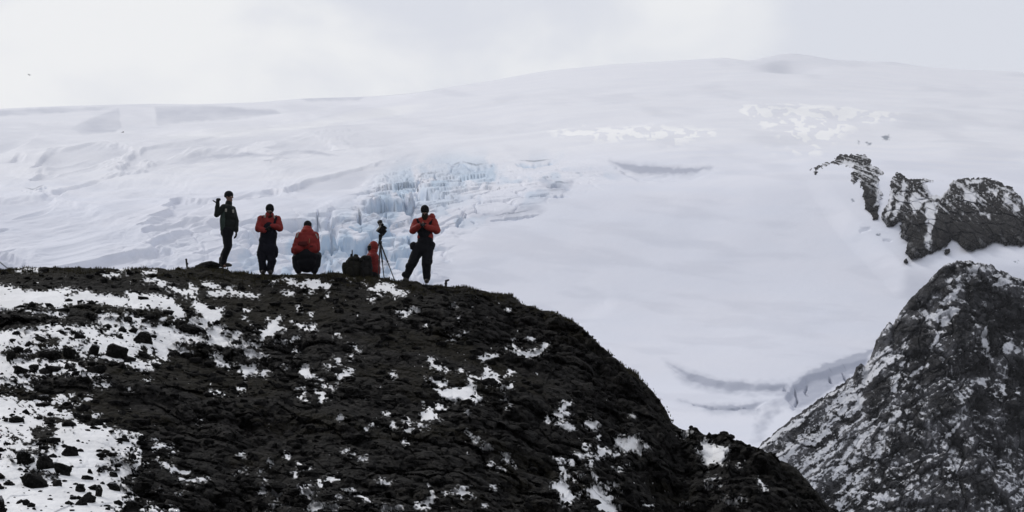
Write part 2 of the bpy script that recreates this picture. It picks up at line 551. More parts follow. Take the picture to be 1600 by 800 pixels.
    ice_band.poly([(1344, 355), (1360, 353), (1359, 358), (1346, 359)])
    ice_band.poly([(1378, 372), (1393, 374), (1390, 377), (1378, 376)])
    ice_band.poly([(288, 247), (340, 240), (390, 237), (442, 244), (400, 246), (340, 249)])
    ice_band.poly([(455, 236), (490, 233), (530, 244), (500, 243)])
    ib = ice_band.get(U + 3 * noise2(X / 5, Y / 8), V + 2 * noise2(X / 6 + 8, Y / 8))
    band = sstep(-1.5, 5, ib)
    # vertical drop integrated down the rows where a band lies: a scarp facing the viewer
    DZ = DZ - band * 1.6 - 0.5 * band * fbm2(X / 4.0, Y / 6.0, 3)
    # slight concave creases
    CR = Field(-340, 1940, 60, 900, -70)
    CR.poly([(700, 445), (770, 420), (860, 415), (940, 450), (905, 470), (868, 488), (840, 500), (760, 470)], 40)
    DZ = DZ - 1.3 * sstep(-30, 12, CR.get(U + 10 * noise2(U / 40.0, V / 25.0), V))
    # summit knoll
    kn = np.exp(-(((U - 1238) / 60) ** 2 + ((V - 100) / 10.0) ** 2))
    DZ = DZ - 10 * kn * sstep(8, 20, dsk)
    Z = Z + DZ
    # ---- attributes
    u2, v2 = proj(X, Y, Z)
    px = (U.astype(np.float32)); pv = V.astype(np.float32)
    FR = Field(-340, 1940, 60, 900, -70)
    FR.poly([(830, 205), (900, 188), (1000, 190), (1120, 200), (1135, 222), (1050, 238), (960, 232), (880, 228)], 40)
    FR.poly([(1140, 165), (1220, 155), (1330, 160), (1415, 175), (1405, 200), (1330, 215), (1290, 240), (1230, 238), (1180, 205), (1150, 195)], 40)
    FR.poly([(1180, 225), (1290, 228), (1290, 250), (1200, 245)], 30)
    zone = sstep(-12, 26, FR.get(U, V))
    pn = fbm2(px / 13.0 + pv / 40.0, pv / 6.0 - px / 40.0, 3, 0.5)
    fresh_sunlit = zone * sstep(0.0, 0.32, pn + 0.08)
    # sunlit ridge on the left shoulder, its brightness painted into the snow
    ridge_v = curve([(200, 222), (300, 212), (440, 199), (560, 180), (640, 165), (720, 150)])(U)
    fresh_sunlit = np.maximum(fresh_sunlit, 0.55 * np.exp(-((V - ridge_v - 6) / 13.0) ** 2) * sstep(180, 300, U) * sstep(760, 620, U))
    # bare ice on steep faces (from the real slope of the mesh)
    gz = np.gradient(Z, axis=0); gy = np.gradient(Y, axis=0); gx = np.gradient(Z, axis=1) / np.gradient(X, axis=1)
    slope = np.abs(gz) / np.maximum(np.abs(gy), 0.02)
    steep = sstep(0.9, 2.6, slope) + 0.5 * sstep(0.8, 2.2, np.abs(gx))
    ice = np.clip(steep * (0.25 * M + 0.55 * MC + 0.12 * ML), 0, 1)
    ice = np.maximum(ice, MC * 0.85 * sstep(-0.22, 0.22, fbm2(px / 30.0, pv / 22.0, 3)))
    ice = np.maximum(ice, M * 0.5 * sstep(-0.02, 0.3, fbm2(px / 30.0 + 5, pv / 20.0, 3)))
    ice = np.maximum(ice, carve * 0.8)
    v2f = v2.astype(np.float32)
    wob = 4.0 * noise2(px / 9.0, pv / 6.0) + 2.0 * noise2(px / 4.0, v2f / 3.0)
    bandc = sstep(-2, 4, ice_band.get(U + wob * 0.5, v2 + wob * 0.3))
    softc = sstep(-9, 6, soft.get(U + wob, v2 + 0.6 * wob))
    firn_shade = np.clip(0.62 * bandc + softc * (0.55 + 0.55 * fbm2(px / 16.0 + v2f / 20.0, v2f / 9.0, 3)), 0, 0.95)  # ledges and bank: shade painted grey over bare ice
    firn_shade = np.maximum(firn_shade, 0.52 * sstep(-3.0, 3.0, plat.get(U + 0.4 * wob, V + 0.25 * wob)) * (0.75 + 0.5 * fbm2(px / 30.0, pv / 7.0, 3)))  # plateau cliffs: their shading is put into the colour
    firn_shade = np.maximum(firn_shade, (0.20 * stepm + 0.26 * sstep(-0.05, -0.35, lf)) * sstep(860, 600, U) * sstep(200, 240, V) * (0.7 + 0.6 * fbm2(px / 60.0 + 4, pv / 30.0, 2)))  # shaded sides of the drift steps painted grey
    firn_shade = np.maximum(firn_shade, 0.16 * sstep(0.0, 0.5, fbm2(px / 90.0 - pv / 40.0, pv / 20.0 + 7, 4)))
    firn_shade = np.maximum(firn_shade, 0.28 * kn * sstep(0, 4, dsk))
    BL = Field(-340, 1940, 60, 900)
    BL.poly([(600, 305), (612, 312), (606, 330), (590, 340), (596, 322)], 20)
    BL.poly([(742, 255), (772, 252), (774, 275), (762, 282), (748, 274)], 20)
    BL.poly([(700, 258), (735, 252), (742, 268), (712, 274)], 20)
    BL.poly([(452, 365), (470, 360), (468, 385), (450, 390)], 20)
    BL.poly([(440, 408), (458, 405), (458, 425), (440, 428)], 20)
    ice = np.maximum(ice, 0.75 * sstep(-3, 3, BL.get(U, V) + 3 * noise2(px / 5, pv / 5)))
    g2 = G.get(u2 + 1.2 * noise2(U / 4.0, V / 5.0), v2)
    shade_rock = sstep(-0.4, 1.1, g2) * 0.62 * sstep(-0.5, 0.1, noise2(U / 9.0 + 5, V / 7.0) + 0.2)  # slits: deep blue ice, with the shade inside painted dark
    DT = Field(-340, 1940, 60, 900)
    DT.poly([(1378, 216), (1389, 213), (1391, 217), (1384, 220)]); DT.poly([(1353, 224), (1361, 225), (1358, 227)])
    DT.poly([(1340, 221), (1343, 224), (1341, 224)]);
    DT.ell(1332, 312, 2, 2); DT.ell(1372, 366, 3, 1.5)
    DT.poly([(1585, 408), (1592, 405), (1590, 409)])
    shade_rock = np.maximum(shade_rock, 0.75 * sstep(-1.5, 1.0, DT.get(U, V) + 2.0 * noise2(px / 2.2, pv / 1.6)))
    # ---- rows behind the skyline, falling away
    back = []
    for d, dz in ((25, -4), (90, -18), (300, -90), (900, -330), (1600, -800)):
        back.append((X[0] * (1 + d / Y[0]), Y[0] + d, np.maximum(Z[0] + dz, -5)))
    bx = np.array([b[0] for b in back[::-1]]); by = np.array([b[1] for b in back[::-1]]); bz = np.array([b[2] for b in back[::-1]])
    # front foot goes down to the ground
    fx = np.array([X[-1], X[-1]]); fy = np.array([Y[-1] - 60, Y[-1] - 120]); fz = np.array([Z[-1] * 0.4 - 2, Z[-1] * 0 - 5])
    XX = np.vstack([bx, X, fx]); YY = np.vstack([by, Y, fy]); ZZ = np.vstack([bz, Z, fz])
    pad = lambda a: np.vstack([np.zeros_like(bx), a, np.zeros_like(fx)])
    o = grid_mesh('glacier', XX, YY, ZZ, {'ice': pad(ice), 'fresh_sunlit': pad(fresh_sunlit), 'shade_rock': pad(shade_rock), 'firn_shade': pad(firn_shade)}, M_ICE)
    tag(o, kind='structure')
    return o


build_glacier()


# ================================================================== ROCK OUTCROPS ON THE GLACIER
def build_outcrop(name, label, polys, snow_polys, cuts, h0):
    P = np.array([p for pl in polys for p in pl], float)
    u0, v0 = P.min(0) - 12; u1, v1 = P.max(0) + 12
    u, v = np.meshgrid(np.arange(u0, u1, 0.7), np.arange(v0, v1, 0.6))
    F = Field(int(u0) - 20, int(u1) + 20, int(v0) - 20, int(v1) + 20)
    for pl in polys: F.poly(pl)
    for pl in cuts: F.cut(pl)
    S = Field(int(u0) - 20, int(u1) + 20, int(v0) - 20, int(v1) + 20)
    for pl in snow_polys: S.poly(pl)
    jit = 3.2 * fbm2(u / 5.0, v / 6.0, 3) + 1.3 * noise2(u / 1.7, v / 1.7)
    f = F.get(u, v) + jit
    Y0 = glacier_depth(u, v)
    hh = np.where(f > 0, h0 * (1 - np.exp(-np.maximum(f, 0) / 9.0)), f * 5.0)
    X, _, Z = at(u, v, Y0)
    lump = ridge3(X / 7.0, Z / 11.0, Y0 / 40.0, 4, 0.55)
    streak = fbm2((X + 0.35 * Z) / 2.2, (Z - 0.4 * X) / 14.0, 3)
    blk1, blk2, bid = voronoi2((X + 0.3 * Z) / 5.0, Z / 7.0)
    inside = sstep(0, 5, f)
    hh = hh + inside * (3.0 * lump + 2.6 * streak + 2.6 * bid - 2.4 * sstep(0.18, 0, blk2 - blk1))
    Y = Y0 - 1.0 - hh
    X, _, Z = at(u, v, Y)
    top = np.zeros_like(u)
    # snow lodges in gullies and on ledges
    tp = sstep(0.62, 0.30, (v - v0) / (v1 - v0))
    sn = (0.30 + 0.42 * tp) * sstep(0.1, 0.7, streak + 0.45 * fbm2(u / 4.0, v / 5.0, 3) + 0.12)
    sn = np.maximum(sn, sstep(-4, 4, S.get(u, v) + 4.5 * fbm2(u / 4.0 + 3, v / 6.0, 3)))
    sn = np.where(fbm2(u / 2.6, v / 2.2, 2) > 0.45 - 0.12 * tp, np.maximum(sn, 0.2 + 0.3 * tp), sn)
    moss = sstep(0.05, 0.4, fbm2(u / 14.0, v / 12.0, 3)) * 0.7
    keep = (f[:-1, :-1] > -2.5) & (f[1:, 1:] > -2.5)
    o = grid_mesh(name, X, Y, Z, {'snow': sn, 'moss': moss}, M_NUNA, keep)
    return tag(o, label, 'rock outcrop', 'rock outcrops on the glacier')


build_outcrop('rock_outcrop', 'thin dark rock rib with a flat top on the glacier, left of the big outcrop',
              [[(1262, 266), (1282, 257), (1300, 252), (1312, 243), (1352, 242), (1361, 250), (1358, 258), (1372, 262),
                (1384, 272), (1374, 276), (1372, 292), (1378, 304), (1374, 318), (1370, 330), (1374, 338), (1366, 342), (1361, 332), (1352, 326),
                (1349, 306), (1346, 288), (1342, 280), (1334, 288), (1330, 278), (1334, 264), (1316, 256), (1296, 256), (1276, 266), (1274, 272), (1272, 264)]],
              [[(1362, 286), (1380, 284), (1378, 318), (1366, 322), (1372, 300)], [(1318, 250), (1340, 256), (1330, 262), (1312, 258)]],
              [], 7.0)
build_outcrop('rock_outcrop', 'big dark cliff outcrop with snowy gullies on the glacier near the right edge',
              [[(1392, 282), (1400, 268), (1410, 272), (1420, 280), (1432, 280), (1445, 279), (1454, 281), (1478, 283), (1494, 280), (1500, 279),
                (1520, 278), (1545, 278), (1562, 284), (1580, 293), (1590, 303), (1598, 318), (1604, 330), (1606, 380), (1594, 384),
                (1580, 380), (1572, 384), (1562, 377), (1555, 375), (1540, 385), (1518, 391), (1506, 389), (1496, 376), (1488, 372),
                (1478, 384), (1462, 392), (1448, 397), (1436, 402), (1424, 406), (1416, 394), (1420, 376), (1408, 370), (1408, 344),
                (1396, 352), (1384, 350), (1376, 338), (1384, 322), (1390, 308)],
               [(1474, 391), (1484, 388), (1483, 394), (1476, 396)], [(1411, 406), (1416, 405), (1419, 411), (1413, 410)]],
              [[(1440, 284), (1490, 281), (1478, 300), (1470, 312), (1452, 310), (1444, 294)],
               [(1412, 282), (1418, 290), (1410, 318), (1396, 346), (1392, 342), (1404, 312)],
               [(1418, 318), (1424, 302), (1430, 298), (1448, 312), (1428, 338), (1426, 330)],
               [(1444, 318), (1464, 316), (1462, 340), (1456, 360), (1452, 392), (1446, 388), (1448, 350)],
               [(1506, 296), (1525, 300), (1524, 316), (1508, 314)], [(1530, 330), (1548, 334), (1546, 340), (1532, 336)],
               [(1542, 290), (1560, 298), (1556, 306), (1544, 300)], [(1568, 304), (1576, 302), (1582, 318), (1570, 318)],
               [(1584, 320), (1596, 324), (1594, 330), (1584, 328)], [(1390, 300), (1396, 296), (1390, 334), (1384, 340)],
               [(1510, 282), (1535, 282), (1530, 288), (1508, 288)]],
              [[(1446, 284), (1488, 282), (1480, 298), (1470, 308), (1458, 306), (1448, 296)]], 13.0)

# ================================================================== ROCKY MOUNTAIN AT THE RIGHT
MT_PTS = [(1000, 835), (1100, 760), (1150, 722), (1185, 697), (1215, 672), (1250, 645), (1290, 618), (1320, 597), (1333, 586),
                  (1338, 574), (1345, 568), (1351, 574), (1360, 560), (1368, 535), (1380, 515), (1390, 503), (1396, 508), (1405, 490),
                  (1420, 470), (1440, 450), (1460, 430), (1475, 416), (1490, 409), (1515, 408), (1525, 412), (1540, 410), (1550, 414),
                  (1565, 425), (1585, 432), (1600, 438), (1650, 455), (1750, 500), (1900, 580), (2000, 640)]
MT_CREST = curve(MT_PTS)
MT_SOFT = smooth_curve(MT_PTS, 22)


def build_mountain():
    us = np.arange(1010, 1960, 0.8)
    dv = np.concatenate([np.linspace(0, 1, 6)[:-1] * 4, np.arange(4, 420, 0.8), np.arange(420, 900, 8)])
    U, D = np.meshgrid(us, dv)
    wq = sstep(2, 60, D)
    crest = MT_CREST(U) * (1 - wq) + MT_SOFT(U) * wq
    V = crest + D
    Yc = 900 - 45 * sstep(1500, 1100, U)
    Y = Yc - 0.155 * D - 1.1 * np.sqrt(D)
    X, _, Z = at(U, V, Y)
    big = fbm3(X / 16.0, Y / 20.0, Z / 16.0, 3)
    flank = sstep(1460, 1320, U + 0.25 * (V - 600))
    a = math.radians(40)
    s_al = X * math.cos(a) + Z * math.sin(a); s_ac = -X * math.sin(a) + Z * math.cos(a)
    gul = fbm2(s_al / 22.0, s_ac / 1.9, 4, 0.55)
    blk1, blk2, bid = voronoi3(X / 4.2 + big, Y / 8.0, Z / 4.8)
    c1, c2, cid = voronoi3(X / 1.4, Y / 4.0, Z / 1.5)
    rough = ridge3(X / 3.0, Y / 6.0, Z / 3.0, 4, 0.55)
    fine = fbm3(X / 0.7, Y / 1.5, Z / 0.7, 3, 0.6)
    ribA = ridge3((s_ac + 0.12 * s_al) / 7.0, s_al / 40.0, Y / 80.0, 4, 0.55)
    ribB = ridge3((X + 0.35 * Z) / 7.0, Z / 22.0, Y / 60.0, 4, 0.55)
    rib = flank * ribA * 0.6 + (1 - flank) * ribB
    k = sstep(0, 14, D)
    disp = k * (2.2 * rib + 3.0 * big + (1 - 0.8 * flank) * (1.6 * bid + 0.8 * rough + 0.5 * cid - 0.8 * sstep(0.14, 0, blk2 - blk1)) +
                flank * 0.9 * gul) + sstep(0, 4, D) * (0.25 * fine + 0.18 * cid)
    Y = Y - disp * 0.9
    Z = Z + disp * 0.32 + (1 - k) * 0.32 * (fine + 0.8 * cid)
    u, v = proj(X, Y, Z)
    px = u.astype(np.float32); pv = v.astype(np.float32)
    B = 1000, 1970, 390, 900
    S = Field(*B)
    for pl in ([(1468, 476), (1500, 442), (1502, 452), (1492, 468), (1476, 476)],
               [(1440, 486), (1464, 486), (1496, 478), (1500, 484), (1488, 498), (1476, 510), (1466, 502), (1446, 500)],
               [(1512, 426), (1520, 412), (1532, 412), (1528, 424)], [(1552, 448), (1562, 434), (1576, 432), (1577, 442), (1564, 448)],
               [(1566, 544), (1580, 528), (1584, 540), (1578, 552)],
               [(1349, 576), (1368, 571), (1365, 589), (1349, 605), (1347, 592)], [(1339, 621), (1352, 620), (1349, 634), (1329, 650)],
               [(1474, 693), (1487, 700), (1478, 704), (1470, 694), (1476, 680), (1500, 662), (1484, 682)],
               [(1485, 702), (1489, 704), (1498, 738), (1494, 738)], [(1449, 570), (1444, 576), (1416, 592), (1440, 572)],
               [(1362, 775), (1385, 770), (1400, 780), (1388, 782), (1368, 782)], [(1398, 588), (1404, 586), (1400, 612), (1392, 612)],
               [(1322, 742), (1332, 740), (1326, 758), (1318, 762)], [(1528, 592), (1540, 594), (1542, 606), (1534, 604)],
               [(1562, 600), (1568, 602), (1572, 618), (1568, 616)], [(1538, 540), (1543, 540), (1550, 562), (1545, 560)],
               [(1380, 668), (1406, 640), (1408, 644), (1384, 676)], [(1452, 552), (1462, 526), (1474, 506), (1466, 530)],
               [(1306, 790), (1316, 776), (1318, 786), (1310, 800)], [(1534, 520), (1542, 510), (1544, 545), (1536, 550)]):
        S.poly(pl, 30)
    DK = Field(*B)
    for pl in ([(1420, 505), (1436, 500), (1452, 514), (1460, 530), (1456, 550), (1440, 556), (1424, 545)],
               [(1498, 486), (1512, 484), (1516, 520), (1508, 540), (1498, 530)],
               [(1540, 462), (1560, 456), (1600, 470), (1602, 540), (1590, 520), (1570, 525), (1560, 545), (1545, 550), (1538, 520), (1532, 480)],
               [(1500, 556), (1530, 556), (1543, 572), (1536, 588), (1510, 590), (1500, 578)],
               [(1543, 540), (1566, 540), (1564, 558), (1548, 560)], [(1448, 622), (1480, 612), (1494, 630), (1484, 655), (1456, 660)],
               [(1520, 615), (1545, 611), (1549, 640), (1530, 645)], [(1347, 608), (1365, 590), (1388, 592), (1390, 606), (1372, 618), (1352, 618)],
               [(1334, 590), (1338, 568), (1346, 564), (1350, 576), (1340, 592)], [(1415, 470), (1440, 450), (1470, 420), (1490, 412), (1500, 420), (1470, 440), (1450, 470), (1425, 490)],
               [(1504, 440), (1535, 430), (1550, 450), (1530, 480), (1508, 484)], [(1394, 510), (1410, 495), (1420, 510), (1410, 540), (1396, 545)],
               [(1510, 745), (1540, 742), (1556, 762), (1530, 780)], [(1478, 680), (1496, 672), (1504, 690), (1488, 698)],
               [(1430, 560), (1470, 560), (1480, 585), (1440, 600), (1420, 590)], [(1570, 560), (1600, 560), (1602, 600), (1580, 600)],
               [(1575, 630), (1600, 620), (1600, 680), (1570, 680)]):
        DK.poly(pl, 30)
    dk = sstep(-8, 6, DK.get(u, v) + 6 * fbm2(px / 11.0, pv / 11.0, 3))
    mixn = fbm2(px / 26.0, pv / 26.0, 3)
    iso = fbm2(px / 5.5, pv / 5.0, 4, 0.62) + 0.4 * mixn
    q_al = px * math.cos(a) - pv * math.sin(a); q_ac = px * math.sin(a) + pv * math.cos(a)
    strk = fbm2(q_al / 38.0 + 0.02 * pv + 0.8 * iso, q_ac / 7.5 + 1.6 * mixn + 0.35 * iso, 5, 0.68)
    spk = fbm2(px / 2.3, pv / 2.1, 2, 0.6)
    # dusting follows gullies on the flank and blocky ledges elsewhere
    fl = np.clip(iso * 0.55 + 0.22 * spk + 0.20, -1, 1) * (1 - flank) + flank * (strk * 1.25 + 0.30 * iso + 0.22 * spk + 0.34)
    low = sstep(640, 720, v) * (1 - flank)
    fl = fl - 0.03 * low
    # snow lies where the real surface is flatter than its surroundings
    gx_u = np.gradient(X, axis=1); gy_u = np.gradient(Y, axis=1); gz_u = np.gradient(Z, axis=1)
    gx_d = np.gradient(X, axis=0); gy_d = np.gradient(Y, axis=0); gz_d = np.gradient(Z, axis=0)
    nx = gy_u * gz_d - gz_u * gy_d; ny = gz_u * gx_d - gx_u * gz_d; nz = gx_u * gy_d - gy_u * gx_d
    nzz = np.abs(nz) / np.sqrt(nx * nx + ny * ny + nz * nz + 1e-12)
    for _ in range(3):
        nzz = (nzz + np.roll(nzz, 1, 0) + np.roll(nzz, -1, 0) + np.roll(nzz, 1, 1) + np.roll(nzz, -1, 1)) / 5.0
    fl = fl + 0.85 * (nzz - nzz[:520].mean()) + 0.13 - 0.07 * flank
    sn = sstep(0.02, 0.85, fl) * 0.80
    sn = sn * (1 - 0.85 * dk) + 0.34 * dk * sstep(0.3, 0.55, iso)
    sn = np.maximum(sn, sstep(-4, 4, S.get(u, v) + 6 * fbm2(px / 5.0, pv / 4.0, 3)) * 0.98)
    sn = np.where((D < 3.5) & (U < 1335), sn * 0.3, sn)
    # lighter scree / frosted rock between
    scree = np.clip(sstep(-0.35, 0.45, mixn + 0.5 * iso) * (1 - dk), 0, 1)
    attrs = {'snow': sn, 'moss': scree}
    # back side
    bk = []
    for d, dz in ((3, -1.0), (15, -8), (50, -40), (140, -150)):
        bk.append((X[0] * (1 + d / Y[0]), Y[0] + d, np.maximum(Z[0] + dz, -4)))
    bk = bk[::-1]
    bx = np.array([b[0] for b in bk]); by = np.array([b[1] for b in bk]); bz = np.array([b[2] for b in bk])
    fx = X[-1:]; fy = Y[-1:] - 10; fz = Z[-1:] * 0 - 4
    pad = lambda q: np.vstack([np.repeat(q[:1] * 0, 4, 0), q, q[-1:]])
    o = grid_mesh('rocky_mountain', np.vstack([bx, X, fx]), np.vstack([by, Y, fy]), np.vstack([bz, Z, fz]),
                  {n: pad(q) for n, q in attrs.items()}, M_MOUNT)
    tag(o, kind='structure')


build_mountain()

# ================================================================== FOREGROUND HILL
HILL_CREST = curve([(-800, 440), (-500, 432), (-200, 424), (0, 421), (60, 419), (120, 419), (180, 421), (240, 420), (290, 424), (350, 426), (400, 429), (450, 431),
                    (500, 431), (540, 433), (600, 438), (640, 444), (700, 448), (745, 453), (790, 466), (830, 480), (870, 495),
                    (905, 512), (925, 527), (935, 543), (960, 562), (985, 580), (1010, 605), (1030, 628), (1043, 648), (1050, 664),
                    (1060, 670), (1072, 674), (1080, 670), (1088, 670), (1100, 678), (1113, 682), (1124, 678), (1138, 678), (1142, 686), (1150, 690),
                    (1165, 697), (1185, 702), (1210, 715), (1240, 737), (1265, 758), (1285, 780), (1303, 800), (1340, 842), (1420, 940), (1500, 1040)])

